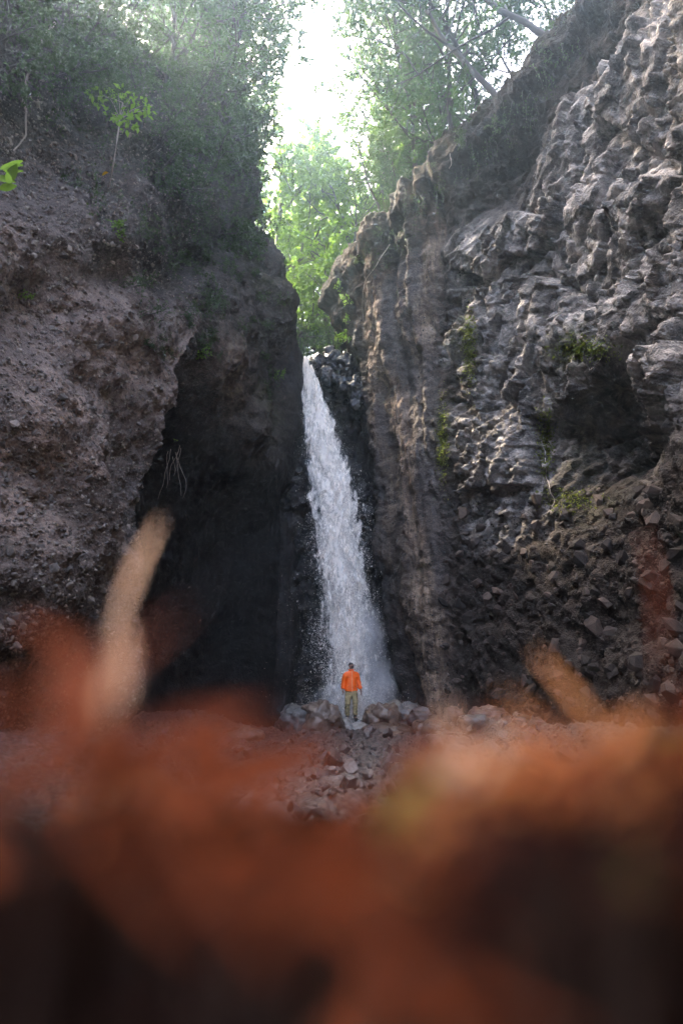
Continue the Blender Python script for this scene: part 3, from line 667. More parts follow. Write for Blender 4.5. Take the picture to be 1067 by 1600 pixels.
# ------------------------------------------------------------------ trees and plants
def rvec(r): return Vector((r.gauss(0, 1), r.gauss(0, 1), r.gauss(0, 1))).normalized()
def leaf_quads(pos, dirs, nrms, size, width, r):
    """diamond leaves, folded a little along the midrib"""
    n = len(pos); pos = np.array(pos); dirs = np.array(dirs); nrms = np.array(nrms)
    dirs /= np.linalg.norm(dirs, axis=1, keepdims=True) + 1e-9
    side = np.cross(dirs, nrms); side /= np.linalg.norm(side, axis=1, keepdims=True) + 1e-9
    up = np.cross(side, dirs)
    s = np.asarray(size).reshape(-1, 1) * (.6 + .8 * r.random((n, 1)))
    v = np.stack([pos, pos + dirs * s * .5 + side * s * width * .5 + up * s * .08, pos + dirs * s - up * s * .1, pos + dirs * s * .5 - side * s * width * .5 + up * s * .08], 1)
    f = np.arange(n * 4).reshape(n, 4); rn = np.repeat(r.random(n), 4)
    return v.reshape(-1, 3), f, rn
def grow(seed, height, r0, lean, levels=4, kids=(7, 5, 4), spread=.9, droop=.0, first=.3, leaf=.09, per=14, leafw=.55, crook=.16, up=.25):
    r = random.Random(seed); nrn = np.random.default_rng(seed); tubes = []; lp, ld, ln = [], [], []
    def branch(p, d, length, rad, lev):
        k = 9 if lev == 0 else (6 if lev < levels - 1 else 4)
        pts = [p.copy()]; dd = d.copy(); ds = []
        for i in range(k):
            dd = (dd + rvec(r) * crook + Vector((0, 0, up if lev else .10)) * (.5 if lev < 2 else .2) - Vector((0, 0, droop)) * (lev >= 2)).normalized()
            p = p + dd * length / k; pts.append(p.copy()); ds.append(dd.copy())
        tip = .45 if lev == 0 else .3
        tubes.append(([list(a) for a in pts], [rad * (1 - (1 - tip) * i / k) for i in range(k + 1)]))
        if lev >= levels - 1:
            for _ in range(per):
                t = r.uniform(.1, 1) * k; i = min(k - 1, int(t)); q = pts[i].lerp(pts[i + 1], t - i)
                l = (ds[i] * .5 + rvec(r)).normalized()
                lp.append(list(q)); ld.append(list(l)); ln.append(list((Vector((0, 0, 1)) + rvec(r) * .7)))
            return
        n = kids[min(lev, len(kids) - 1)]
        for j in range(n):
            t = (first if lev == 0 else .2) + (1 - (first if lev == 0 else .2)) * (j + r.random()) / n
            i = min(k - 1, int(t * k)); q = pts[i].lerp(pts[i + 1], t * k - i)
            a = rvec(r); a = (a - ds[i] * a.dot(ds[i])).normalized()
            nd_ = (ds[i] * (1.0 - spread * .45) + a * spread).normalized()
            branch(q, nd_, length * r.uniform(.42, .68) * (1.1 - .45 * t), rad * (1 - .6 * t) * .55, lev + 1)
    branch(Vector((0, 0, -.3)), Vector(lean).normalized(), height, r0, 0)
    v, f = tube_mesh([(a, b_) for a, b_ in tubes if max(b_) > .004], 5)
    lv = leaf_quads(lp, ld, ln, leaf, leafw, nrn)
    return v, f, lv
PROT = {}
def proto(name, key, leafmat, barkmat, crown_name='crown', trunk_name='trunk', **k):
    v, f, (lv, lf, lr) = grow(**k)
    PROT[key] = (name, mesh_np(trunk_name, v, f, barkmat, True), mesh_np(crown_name, lv, lf, leafmat, False, {'rnd': lr}), trunk_name, crown_name)
    return len(lf)
def plant(key, loc, rz=0, s=1.0, tilt=None, label=None, cat=None, group=None):
    name, tm, cm, tn, cn = PROT[key]
    e = empty(name, loc); e.scale = (s, s, s)
    q_ = Quaternion((0, 0, 1), rz)
    if tilt is not None: q_ = Vector((0, 0, 1)).rotation_difference(Vector(tilt).normalized()) @ q_
    e.rotation_mode = 'QUATERNION'; e.rotation_quaternion = q_
    obj(tn, tm, e); obj(cn, cm, e)
    return tag(e, label, cat, group)
nl = 0
nl += proto('tree', 'A', M['leaf'], M['bark'], seed=11, height=9, r0=.12, lean=(0, 0, 1), levels=4, kids=(11, 7, 5), spread=.9, leaf=.095, per=66)
nl += proto('tree', 'B', M['leaf'], M['bark'], seed=12, height=8, r0=.11, lean=(.1, 0, 1), levels=4, kids=(10, 7, 5), spread=1.0, leaf=.095, per=66, crook=.22, first=.2)
nl += proto('tree', 'C', M['leaf_bright'], M['bark'], seed=13, height=8, r0=.15, lean=(0, .1, 1), levels=4, kids=(11, 7, 5), spread=1.0, leaf=.12, per=85, first=.15)
nl += proto('tree', 'D', M['leaf'], M['bark'], seed=14, height=5, r0=.09, lean=(0, 0, 1), levels=4, kids=(12, 7, 5), spread=1.05, leaf=.085, per=44, first=.06, crook=.22)
nl += proto('shrub', 'S1', M['leaf_dark'], M['bark'], 'foliage', 'stem', seed=21, height=1.3, r0=.03, lean=(0, 0, 1), levels=3, kids=(9, 6), spread=1.0, leaf=.075, per=22, first=.1, crook=.25)
nl += proto('shrub', 'S2', M['leaf_dark'], M['bark'], 'foliage', 'stem', seed=22, height=1.7, r0=.03, lean=(0, .2, 1), levels=3, kids=(8, 6), spread=1.1, leaf=.06, per=24, first=.1, crook=.3, droop=.12)
nl += proto('shrub', 'S3', M['leaf_bright'], M['bark'], 'foliage', 'stem', seed=23, height=.9, r0=.018, lean=(0, 0, 1), levels=3, kids=(7, 5), spread=1.0, leaf=.085, per=14, first=.15, crook=.25)

# trees on the right rim, leaning out over the gorge
for i, (x, y, key, s, tl, rz, lab) in enumerate([
    (1.7, 19.0, 'B', .65, (.1, -.1, 1), 0.4, 'slender tree at the head of the right rim beside the stream gap'),
    (2.9, 17.4, 'A', .9, (-.12, -.15, 1), 2.1, 'leaning tree on the right rim, second from the stream gap'),
    (4.2, 15.4, 'B', 1.0, (-.42, -.15, 1), 4.0, 'crooked tree on the right rim, third from the stream gap'),
    (5.3, 13.6, 'A', .95, (-.42, -.1, 1), 5.2, 'tree with forked limbs on the right rim, fourth from the stream gap'),
    (6.6, 12.0, 'B', 1.0, (-.5, .1, 1), 1.2, 'shaded tree on the right rim, fifth from the stream gap'),
    (3.9, 18.6, 'B', 1.0, (-.05, -.2, 1), 5.5, 'tree in the second row behind the crooked one on the right rim'),
    (3.6, 21.5, 'A', .85, (.05, -.2, 1), 2.7, 'tree in the second row behind the slender one on the right rim'),
    (5.6, 15.8, 'A', 1.1, (-.3, -.2, 1), 0.9, 'tall tree in the second row behind the forked one on the right rim'),
    (7.6, 10.6, 'A', 1.0, (-.3, .1, 1), 3.3, 'tree on the right rim farthest from the stream gap')]):
    g = drop(x, y); plant(key, (x, y, g.z - .1), rz, s, tl, lab, 'tree', 'trees along the right rim')
# trees on the left slope
for i, (x, y, key, s, tl, rz, lab) in enumerate([
    (-5.6, 18.6, 'A', .8, (.0, -.1, 1), 1.4, 'tree at the head of the left rim beside the stream gap'),
    (-4.7, 15.2, 'B', .9, (.02, -.15, 1), 3.4, 'leaning tree on the left rim, second from the stream gap'),
    (-5.4, 13.2, 'A', .85, (.3, -.1, 1), 5.1, 'dense tree on the left slope above the bare buttress'),
    (-7.6, 11.6, 'B', .9, (.3, -.2, 1), .2, 'tree on the left slope behind the hanging shrubs'),
    (-5.2, 16.6, 'A', .95, (.08, -.2, 1), .8, 'overhanging tree on the left rim between the first and second'),
    (-6.4, 16.8, 'B', 1.0, (.03, -.2, 1), 4.4, 'tall tree in the second row on the left rim'),
    (-5.4, 21.0, 'B', .9, (-.1, -.2, 1), 1.9, 'tree standing over the stream gap on the left side'),
    (-9.6, 9.4, 'A', .8, (.3, -.2, 1), 2.2, 'shaded tree on the left slope farthest from the stream gap')]):
    g = drop(x, y); plant(key, (x, y, g.z - .1), rz, s, tl, lab, 'tree', 'trees along the left rim')
for (x, y, sc_, rz, tl) in [(-3.9, 12.9, .8, 0, (.3, -.4, 1)), (-4.6, 14.4, .7, 1, (-.1, -.1, 1)), (-4.8, 18.0, .9, 3, (.15, -.2, 1)), (-5.2, 12.0, .9, 4, (.2, -.4, 1)), (-6.6, 10.8, .9, 5, (.2, -.4, 1)), (-8.2, 9.6, .9, .5, (.2, -.4, 1)), (-9.6, 8.0, .9, 1.5, (.2, -.4, 1)), (-5.6, 15.0, 1.2, 3.5, (.3, -.2, 1)), (-7, 13, 1.2, 2.2, (.3, -.2, 1))]:
    g = drop(x, y); plant('D', (x, y, g.z - .15), rz, sc_, tl, 'low bushy tree crowding the edge of the left rim', 'tree', 'bushy trees on the left rim')
for (x, y, sc_, rz, tl) in [(1.9, 19.3, .5, 0, (-.1, 0, 1)), (2.9, 18.3, .6, 1, (-.1, 0, 1)), (3.9, 17.0, .65, 2, (-.1, 0, 1)), (5.0, 15.7, .7, 3, (-.15, 0, 1)), (6.2, 14.2, .7, 4, (-.15, 0, 1)), (7.2, 12.8, .7, 5, (-.1, 0, 1)), (3.0, 19.5, 1.0, 1.6, (0, -.2, 1)), (4.4, 17.0, 1.1, 2.9, (-.4, -.2, 1))]:
    g = drop(x, y); plant('D', (x, y, g.z - .15), rz, sc_, tl, 'low bushy tree crowding the edge of the right rim', 'tree', 'bushy trees on the right rim')
# trees up the stream behind the lip
for i, (x, y, key, s, rz) in enumerate([(-3.2, 26, 'C', 1.5, 0), (1.6, 26.5, 'C', 1.2, 2), (-1.0, 29, 'C', 1.7, 4), (2.6, 30, 'C', 1.7, 1), (-4.6, 30, 'C', 1.8, 3), (.2, 33, 'C', 2.0, 5), (-3.0, 36, 'B', 1.9, 2.5), (4.5, 36, 'B', 1.9, .7), (-6.5, 35, 'C', 1.8, 1.2), (.6, 40, 'C', 2.2, 3.9), (-.6, 24.6, 'D', .6, 1.1), (.3, 26.6, 'D', .8, 2.1), (-2.0, 27.5, 'D', 1.1, 4.1)]):
    g = drop(x, y); plant(key, (x, y, g.z - .2), rz, s, None, 'sunlit green tree standing up the stream behind the lip of the falls', 'tree', 'trees up the stream')

def wallplant(key, px, py, s, label, cat, group=None, which=('left', 'right', 'head'), up=.7, rz=None):
    h = hit(px, py, which)
    if not h: return None
    return plant(key, h[0] - h[1] * .05, rng.uniform(0, 6.28) if rz is None else rz, s, h[1] + Vector((0, 0, up)), label, cat, group)
# shrubs over the upper left wall
def in_veg(px, py): return py < 300 + .25 * px * (px < 330) - max(0, 150 - px) * 1.1 and not (px > 400)
k = 0
while k < 95:
    px = rng.uniform(-20, 405); py = rng.uniform(-40, 400)
    lim = np.interp(px, [0, 60, 200, 330, 405], [120, 140, 260, 420, 440])
    if py > lim: continue
    if wallplant(rng.choice(['S1', 'S2']), px, py, rng.uniform(.6, 1.25), 'dull green shrub clinging to the upper left cliff', 'shrub', 'shrubs on the upper left cliff', ('left',)): k += 1
    else: k += .2
for _ in range(46):
    wallplant(rng.choice(['S1', 'S2', 'S2']), rng.uniform(205, 445), rng.uniform(330, 560), rng.uniform(.22, .5), 'small dark plant rooted on the shoulder above the alcove', 'plant', 'small plants above the alcove', ('left',), .2)
k = 0
while k < 14:
    t = rng.random(); px = np.interp(t, [0, .3, .6, 1], [560, 640, 760, 900]) + rng.uniform(-10, 40); py = np.interp(t, [0, .3, .6, 1], [385, 280, 165, 20]) + rng.uniform(-10, 60)
    wallplant(rng.choice(['S1', 'S2']), px, py, rng.uniform(.25, .5), 'low shrub overhanging the earthy right rim', 'shrub', 'shrubs on the right rim', ('right',)); k += 1
for px, py, s in ((515, 545, 1.0), (545, 540, 1.1), (500, 550, .7), (552, 470, .7), (536, 455, .6), (530, 548, .8), (548, 505, .5)):
    wallplant('S3', px, py, s, 'bright green shrub by the dark rocks at the stream lip', 'shrub', 'shrubs at the stream lip', up=1.2)
for px, py, s, lab in ((312, 555, .5, 'little lime green plant on the edge of the bare buttress'), (268, 690, .5, 'lime leaved plant above the hanging roots'), (178, 375, .5, 'pale green seedling on the gravelly left cliff'), (430, 590, .6, 'green tuft on the overhanging lump by the falls'), (33, 466, .3, 'tiny bright seedling low on the gravel slope')):
    wallplant('S3', px, py, s, lab, 'plant', None, ('left',), 1.0)

# sapling with a bare stem and a flat bright crown
h = hit(170, 292, ('left',))
if h:
    base = h[0]; depth = base.y - .5; e = empty('sapling', base)
    A_ = [at(x, y_, depth) for x, y_ in ((170, 292), (178, 255), (184, 215), (188, 185), (192, 160))]; A_[0] = base
    pts = [list(a - base) for a in A_]
    tubes = [(pts, [.022, .02, .016, .012, .008])]; lp, ld, ln = [], [], []
    for (x, y_) in ((150, 150), (168, 147), (185, 143), (205, 152), (222, 165), (228, 172), (200, 178), (175, 178), (206, 195), (195, 196)):
        q_ = at(x, y_, depth + rng.uniform(-.2, .2)) - base; st_ = A_[rng.choice((3, 4))] - base
        tubes.append(([list(st_), list(st_.lerp(q_, .5) + Vector((0, 0, .05))), list(q_)], [.006, .005, .003]))
        for _ in range(16):
            o_ = rvec(rng) * .13; o_.z *= .35; lp.append(list(q_ + o_)); ld.append(list(rvec(rng) * .6 + Vector((o_.x, o_.y, -.2)))); ln.append([0, 0, 1])
    v, f = tube_mesh(tubes); obj('stem', mesh_np('stem', v, f, M['bark_pale'], True), e)
    lv, lf, lr = leaf_quads(lp, ld, ln, .13, .5, NR); obj('foliage', mesh_np('foliage', lv, lf, M['leaf_bright'], False, {'rnd': lr}), e)
    tag(e, 'thin sapling with bare stem and flat bright green crown on the left cliff', 'sapling')

def big_leaf(length, width, bend, seg=6):
    v, f = [], []
    for i in range(seg + 1):
        t = i / seg; w = width * math.sin(math.pi * min(1, t * .92 + .04)) ** .8 * (1 - .35 * t)
        z = -bend * t * t * length
        for s in (-1, 0, 1): v.append((s * w / 2, t * length, z + abs(s) * width * .12))
    for i in range(seg):
        for j in range(2): f.append((i * 3 + j, i * 3 + j + 1, i * 3 + j + 4, i * 3 + j + 3))
    return np.array(v), np.array(f)
# sprig of big bright leaves at the left edge
e = empty('leafy_sprig', at(-8, 266, 5.6)); tag(e, 'sprig of large bright green leaves reaching out from the left cliff', 'plant')
b0 = Vector(e.location)
v, f = tube_mesh([([list(at(-130, 300, 6.0) - b0), list(at(-60, 270, 5.8) - b0), [0, 0, 0], list(at(8, 268, 5.6) - b0)], [.02, .014, .01, .006])]); obj('stem', mesh_np('stem', v, f, M['bark'], True), e)
for (x, y_, L_, an, bd) in ((-6, 258, .24, 8, .2), (0, 262, .24, -2, .25), (4, 276, .22, -35, .3), (-8, 288, .18, -10, .3), (2, 268, .2, 25, .2), (-14, 270, .2, 40, .2), (6, 282, .16, -60, .4)):
    L_ *= 1.15; x += 8; y_ += 8; lv, lf = big_leaf(L_, L_ * .55, bd); o = obj('leaf', mesh_np('leaf', lv, lf, M['leaf_bright'], True, {'rnd': np.full(len(lv), rng.uniform(.5, 1))}), e)
    o.location = at(x, y_, 5.6 + rng.uniform(-.05, .05)) - b0; o.rotation_euler = (R(40 + rng.uniform(-15, 15)), R(rng.uniform(-20, 20)), R(an - 90 + rng.uniform(-10, 10)))
# yellow leaf caught on the wall
h = hit(160, 279, ('left',)); 
if h:
    lv, lf = big_leaf(.16, .12, .3); o = obj('yellow_leaf', mesh_np('yellow_leaf', lv, lf, M['yellow'], True, {'rnd': np.ones(len(lv))}))
    o.location = h[0] + h[1] * .06; o.rotation_euler = (R(70), 0, R(-60)); tag(o, 'single yellow orange leaf caught on the left cliff by the sapling', 'leaf')

# hanging vines and roots
def hanging(name, px, py, n, lo, hi, rad, mat, label, cat, group=None, leaves=0, which=('left', 'right'), spread=.25, wig=.05):
    h = hit(px, py, which)
    if not h: return
    base = h[0]; e = empty(name, base); tubes, lp, ld, ln = [], [], [], []
    for _ in range(n):
        st_ = Vector((rng.uniform(-spread, spread), rng.uniform(-spread, spread), rng.uniform(-.05, .1))) - h[1] * .1
        L_ = rng.uniform(lo, hi); k_ = 8; q_ = st_.copy(); pts = [list(q_)]; d = (h[1] * .7 + Vector((0, 0, -.3)) + rvec(rng) * .3).normalized()
        for i in range(k_):
            d = (d * .75 + Vector((0, 0, -.35)) + rvec(rng) * wig * 3).normalized(); q_ = q_ + d * L_ / k_; pts.append(list(q_))
            for _ in range(leaves):
                lp.append(list(q_ + rvec(rng) * .05)); ld.append(list(rvec(rng) + Vector((0, 0, -.5)))); ln.append(list(h[1] + rvec(rng) * .5))
        tubes.append((pts, np.linspace(rad, rad * .4, k_ + 1)))
    v, f = tube_mesh(tubes, 4); obj('strand', mesh_np('strand', v, f, mat, True), e)
    if lp:
        lv, lf, lr = leaf_quads(lp, ld, ln, .07, .45, NR); obj('foliage', mesh_np('foliage', lv, lf, M['leaf_dark'], False, {'rnd': lr}), e)
    tag(e, label, cat, group)
for i in range(30):
    px = rng.uniform(90, 400); py = np.interp(px, [90, 200, 330, 400], [190, 250, 320, 300]) + rng.uniform(-140, 90)
    hanging('hanging_vine', px, py, rng.randrange(3, 7), .5, 1.6, .007, M['bark'], 'leafy vine trailing down the upper left cliff', 'vine', 'vines on the upper left cliff', 3, ('left',))
for px, py in ((320, 430), (335, 470), (325, 510), (425, 575), (415, 600)):
    hanging('hanging_fern', px, py, 8, .35, .9, .004, M['leaf_dry'], 'drooping fern fringe along the edge of the dark alcove', 'fern', 'ferns along the alcove edge', 6, ('left',), .3)
hanging('root_bundle', 275, 705, 7, .8, 1.9, .011, M['bark_pale'], 'bundle of bare roots hanging from the edge of the left buttress', 'roots', None, 0, ('left',), .15, .08)
for i in range(16):
    t = (i + rng.random()) / 16; px = np.interp(t, [0, .3, .6, 1], [575, 660, 780, 900]); py = np.interp(t, [0, .3, .6, 1], [395, 300, 190, 60]) + rng.uniform(-15, 35)
    hanging('root_fringe', px, py, 6, .4, 1.3, .006, M['bark'], 'fringe of fine roots hanging below the right rim', 'roots', 'root fringes on the right rim', 1, ('right',), .4)
def root_path(pts, name, label, rad, which, sub=6, branches=()):
    P_ = []
    for i in range(len(pts) - 1):
        for k_ in range(sub):
            t = k_ / sub; x = pts[i][0] + (pts[i + 1][0] - pts[i][0]) * t + rng.uniform(-1.5, 1.5); y_ = pts[i][1] + (pts[i + 1][1] - pts[i][1]) * t
            h = hit(x, y_, which)
            if h: P_.append(h[0] + h[1] * .09)
    if len(P_) < 4: return
    A_ = np.array([list(a) for a in P_])
    for _ in range(2): A_[1:-1] = (A_[:-2] + 2 * A_[1:-1] + A_[2:]) / 4
    # keep the strand off the rock but hanging evenly
    v, f = tube_mesh([(A_ - A_[0], np.linspace(rad, rad * .4, len(A_)))], 6)
    o = obj(name, mesh_np(name, v, f, M['bark_pale'], True)); o.location = A_[0]; tag(o, label, 'root')
root_path([(842, 690), (850, 715), (855, 745), (862, 770), (866, 800)], 'bare_root', 'thin pale root hanging from the mossy hollow of the right cliff', .016, ('right',))
root_path([(80, 40), (62, 70), (44, 110), (32, 150), (40, 190), (34, 225), (20, 243)], 'bare_root', 'crooked pale root creeping down the upper left cliff', .028, ('left',))
root_path([(703, 240), (708, 255), (700, 268)], 'bare_root', 'short forked dead root poking from the right rim', .02, ('right',))
root_path([(610, 385), (590, 410), (572, 440), (568, 480), (572, 540)], 'bare_root', 'long pale root running down beside the tan ribs', .018, ('right',))

# moss cushions on the right cliff
def moss(px, py, rx, ry, n, label):
    lp, ld, ln = [], [], []; base = None
    for _ in range(n):
        h = hit(px + rng.gauss(0, rx), py + rng.gauss(0, ry), ('right', 'left'))
        if not h: continue
        if base is None: base = h[0].copy()
        if (h[0] - base).length > 3: continue
        lp.append(list(h[0] - base)); ld.append(list(h[1] * .6 + rvec(rng) * .7 + Vector((0, 0, -.3)))); ln.append(list(rvec(rng)))
    lv, lf, lr = leaf_quads(lp, ld, ln, .075, .5, NR)
    o = obj('moss_patch', mesh_np('moss_patch', lv, lf, M['moss'], False, {'rnd': lr})); o.location = base; tag(o, label, 'moss', kind='stuff')
moss(734, 545, 5, 27, 900, 'upright yellow green moss strip beside the grey lava')
moss(692, 690, 5, 32, 700, 'thin moss streak on the gravelly rib')
moss(910, 545, 22, 9, 700, 'bright moss cushion under the grey ledge')
moss(852, 690, 7, 28, 700, 'moss streak above the hanging pale root')
moss(885, 780, 26, 9, 350, 'olive moss patch at the bottom of the dark hollow')

# ------------------------------------------------------------------ the person
def skin(name, verts, edges, radii, mat, sub=2, parent=None, root=0):
    me = bpy.data.meshes.new(name); me.from_pydata(verts, edges, []); o = bpy.data.objects.new(name, me); COL.objects.link(o)
    md = o.modifiers.new('skin', 'SKIN'); md.use_smooth_shade = True
    for i, r_ in enumerate(radii):
        s_ = me.skin_vertices[0].data[i]; s_.radius = r_ if isinstance(r_, tuple) else (r_, r_); s_.use_root = (i == root)
    sd = o.modifiers.new('sub', 'SUBSURF'); sd.levels = sd.render_levels = sub
    dg = bpy.context.evaluated_depsgraph_get(); m2 = bpy.data.meshes.new_from_object(o.evaluated_get(dg))
    bpy.data.objects.remove(o); bpy.data.meshes.remove(me)
    m2.name = name; m2.materials.clear(); m2.materials.append(mat)
    m2.polygons.foreach_set('use_smooth', np.ones(len(m2.polygons), bool))
    return obj(name, m2, parent)
M['skin'] = mat_plain('skin', (.24, .125, .08), .15, 60, .5, .001)
M['jacket'] = mat_plain('orange_jacket', (1.0, .13, .003), .08, 14, .6, .012)
M['seam'] = mat_plain('jacket_seam', (.75, .42, .25), .1, 40, .5)
m, n, b = new_mat('camouflage_trousers'); tc_ = nd(n, 'ShaderNodeTexCoord').outputs['Object']; f_ = noise_n(n, tc_, 11, 3, .5)
n.links.new(ramp(n, f_, [(.36, (.06, .055, .025)), (.44, (.30, .235, .11)), (.56, (.36, .28, .15)), (.66, (.13, .11, .05))]), b.inputs['Base Color']); b.inputs['Roughness'].default_value = .85
n.links.new(bump(n, f_, .5, .012), b.inputs['Normal']); M['trousers'] = m
M['boot'] = mat_plain('boot', (.02, .018, .016), .3, 30, .6)
M['hair'] = mat_plain('hair', (.012, .010, .010), .3, 80, .9, .006)
M['white'] = mat_plain('eye', (.7, .68, .64), .05, 30, .3)
pf_ = at(549, 1126, 18.95); ztop = pf_.z
person = empty('person', (pf_.x, pf_.y, ztop), .22); tag(person, 'person in orange jacket and mottled khaki trousers standing on a boulder, looking up', 'person')
# body: one continuous figure (neck, head, arms and hands, legs) - facing -y, head tilted back
HB = Vector((.012, -.0, 1.63)); tilt = Matrix.Rotation(R(-22), 3, 'X') @ Matrix.Rotation(R(8), 3, 'Z')
V_ = [(0, 0, .95), (0, .01, 1.15), (0, .015, 1.36), (.0, .01, 1.47), (.006, .02, 1.54), tuple(HB + tilt @ Vector((0, .01, -.01))), tuple(HB + tilt @ Vector((0, .0, .07)))]
Rr = [(.13, .10), (.13, .10), (.15, .10), (.07, .06), .055, (.078, .092), (.07, .082)]
E_ = [(0, 1), (1, 2), (2, 3), (3, 4), (4, 5), (5, 6)]
HANDS = {}
for sx in (-1, 1):
    out = .30 if sx > 0 else .275
    i0 = len(V_); V_ += [(sx * .17, .01, 1.41), (sx * .235, .03, 1.15), (sx * out, -.03, .93), (sx * (out + .01), -.05, .87)]; Rr += [.06, .046, .032, (.034, .022)]
    E_ += [(2, i0), (i0, i0 + 1), (i0 + 1, i0 + 2), (i0 + 2, i0 + 3)]; HANDS[sx] = V_[-1]
    i0 = len(V_); V_ += [(sx * .10, 0, .88), (sx * .12, -.01, .50), (sx * .125, .02, .10), (sx * .14, -.12, .04)]; Rr += [.085, .055, .042, .03]
    E_ += [(0, i0), (i0, i0 + 1), (i0 + 1, i0 + 2), (i0 + 2, i0 + 3)]
    pal = len(V_)
    w = Vector(HANDS[sx]); base_i = i0 - 1
    for j in range(4):      # four fingers, slightly curled
        fx = (j - 1.5) * .0
        fy = (j - 1.5) * .019
        ln_ = (.066, .078, .074, .058)[j]
        a = w + Vector((sx * .002, fy, -.035)); b1 = a + Vector((sx * .006, fy * .15, -ln_ * .55)); c1 = b1 + Vector((-sx * .012, -.006, -ln_ * .5))
        k_ = len(V_); V_ += [tuple(a), tuple(b1), tuple(c1)]; Rr += [.0095, .0085, .007]; E_ += [(base_i, k_), (k_, k_ + 1), (k_ + 1, k_ + 2)]
    a = w + Vector((-sx * .006, -.030, .005)); b1 = a + Vector((-sx * .01, -.022, -.03)); c1 = b1 + Vector((-sx * .002, -.006, -.03))
    k_ = len(V_); V_ += [tuple(a), tuple(b1), tuple(c1)]; Rr += [.011, .0095, .008]; E_ += [(base_i, k_), (k_, k_ + 1), (k_ + 1, k_ + 2)]
skin('body', V_, E_, Rr, M['skin'], 2, person)
def ball(name, loc, rad, mat, rot=None, parent=None, sub=3):
    bm = bmesh.new(); bmesh.ops.create_icosphere(bm, subdivisions=sub, radius=1)
    for v in bm.verts:
        c = Vector((v.co.x * rad[0], v.co.y * rad[1], v.co.z * rad[2])); v.co = (rot @ c if rot else c) + Vector(loc)
    for f in bm.faces: f.smooth = True
    me = bpy.data.meshes.new(name); bm.to_mesh(me); bm.free(); me.materials.append(mat); return obj(name, me, parent)
hd = lambda x, y, z: tuple(HB + tilt @ Vector((x, y, z)))
ball('nose', hd(0, -.098, .03), (.014, .02, .022), M['skin'], tilt, person)
for sx in (-1, 1):
    ball('ear', hd(sx * .080, .012, .035), (.010, .02, .03), M['skin'], tilt, person)
    ball('eye', hd(sx * .032, -.083, .052), (.012, .007, .007), M['white'], tilt, person)
ball('mouth', hd(0, -.092, -.018), (.024, .008, .007), mat_plain('lips', (.11, .04, .035), .1), tilt, person)
ball('hair', hd(0, .046, .082), (.084, .080, .076), M['hair'], tilt, person)
ball('beard', hd(0, -.058, -.035), (.050, .034, .028), M['hair'], tilt, person)
# jacket
JV = [(0, .0, .86), (0, 0, .90), (0, .005, 1.10), (0, .01, 1.30), (0, .015, 1.42), (0, .01, 1.50), (0.003, .012, 1.535)]
JR = [(.228, .145), (.222, .145), (.21, .14), (.20, .135), (.13, .10), (.085, .08), (.08, .078)]
JE = [(0, 1), (1, 2), (2, 3), (3, 4), (4, 5), (5, 6)]
for sx in (-1, 1):
    out = .30 if sx > 0 else .275; i0 = len(JV)
    JV += [(sx * .19, .012, 1.395), (sx * .225, .025, 1.26), (sx * .25, .03, 1.13), (sx * (out - .01), -.01, .985), (sx * out, -.03, .935)]; JR += [.095, .088, .08, .068, .06]
    JE += [(4, i0)] + [(i0 + k_, i0 + k_ + 1) for k_ in range(4)]
jk = skin('jacket', JV, JE, JR, M['jacket'], 3, person)
jm = jk.data; c = np.empty(len(jm.vertices) * 3, np.float32); jm.vertices.foreach_get('co', c); c = c.reshape(-1, 3)
wr = fbm(c * np.array([9, 9, 14.]), 3, 300) * .011 + fbm(c * np.array([22, 22, 30.]), 2, 301) * .004
nv = np.empty(len(jm.vertices) * 3, np.float32); jm.vertices.foreach_get('normal', nv); c = c + nv.reshape(-1, 3) * wr[:, None]
jm.vertices.foreach_set('co', c.ravel()); jm.update()
def front_y(x, z, me, default=-.13):
    d = (c[:, 0] - x) ** 2 + (c[:, 2] - z) ** 2; k_ = np.where(d < .0012)[0]
    return c[k_, 1].min() if len(k_) else default
v, f = tube_mesh([([(0, front_y(0, z, jm) - .002, z) for z in np.linspace(.86, 1.50, 14)], .008)], 6); obj('zip', mesh_np('zip', v, f, M['seam'], True), jk)
for sx, zz_ in ((-1, 1.05), (1, 1.05), (-1, 1.30)):
    v, f = tube_mesh([([(sx * (.07 + .08 * t), front_y(sx * (.07 + .08 * t), zz_ - .06 * t * (zz_ < 1.2), jm) - .001, zz_ - .06 * t * (zz_ < 1.2)) for t in np.linspace(0, 1, 6)], .005)], 5); obj('pocket', mesh_np('pocket', v, f, mat_plain('pocket_shadow', (.45, .06, .01), .1), True), jk)
# collar
v, f = tube_mesh([([(.075 * math.cos(a) + .003, .012 + .072 * math.sin(a), 1.535 + .012 * math.sin(a)) for a in np.linspace(0, 2 * np.pi, 25)], .022)], 8); obj('collar', mesh_np('collar', v, f, M['jacket'], True), jk)
# trousers, gathered into boots
TV = [(0, 0, .97), (0, 0, .88)]; TR = [(.165, .115), (.165, .12)]; TE = [(0, 1)]
for sx in (-1, 1):
    i0 = len(TV); TV += [(sx * .105, 0, .78), (sx * .13, -.022 + .02 * sx, .52), (sx * .132, -.012, .44), (sx * .13, .018, .22), (sx * .128, .02, .14)]; TR += [.112, .094, .090, .083, .070]; TE += [(1, i0)] + [(i0 + k_, i0 + k_ + 1) for k_ in range(4)]
tr = skin('trousers', TV, TE, TR, M['trousers'], 3, person)
tm = tr.data; c2 = np.empty(len(tm.vertices) * 3, np.float32); tm.vertices.foreach_get('co', c2); c2 = c2.reshape(-1, 3); nv = np.empty(len(tm.vertices) * 3, np.float32); tm.vertices.foreach_get('normal', nv)
c2 = c2 + nv.reshape(-1, 3) * (fbm(c2 * np.array([10, 10, 18.]), 3, 310) * .012)[:, None]; tm.vertices.foreach_set('co', c2.ravel()); tm.update()
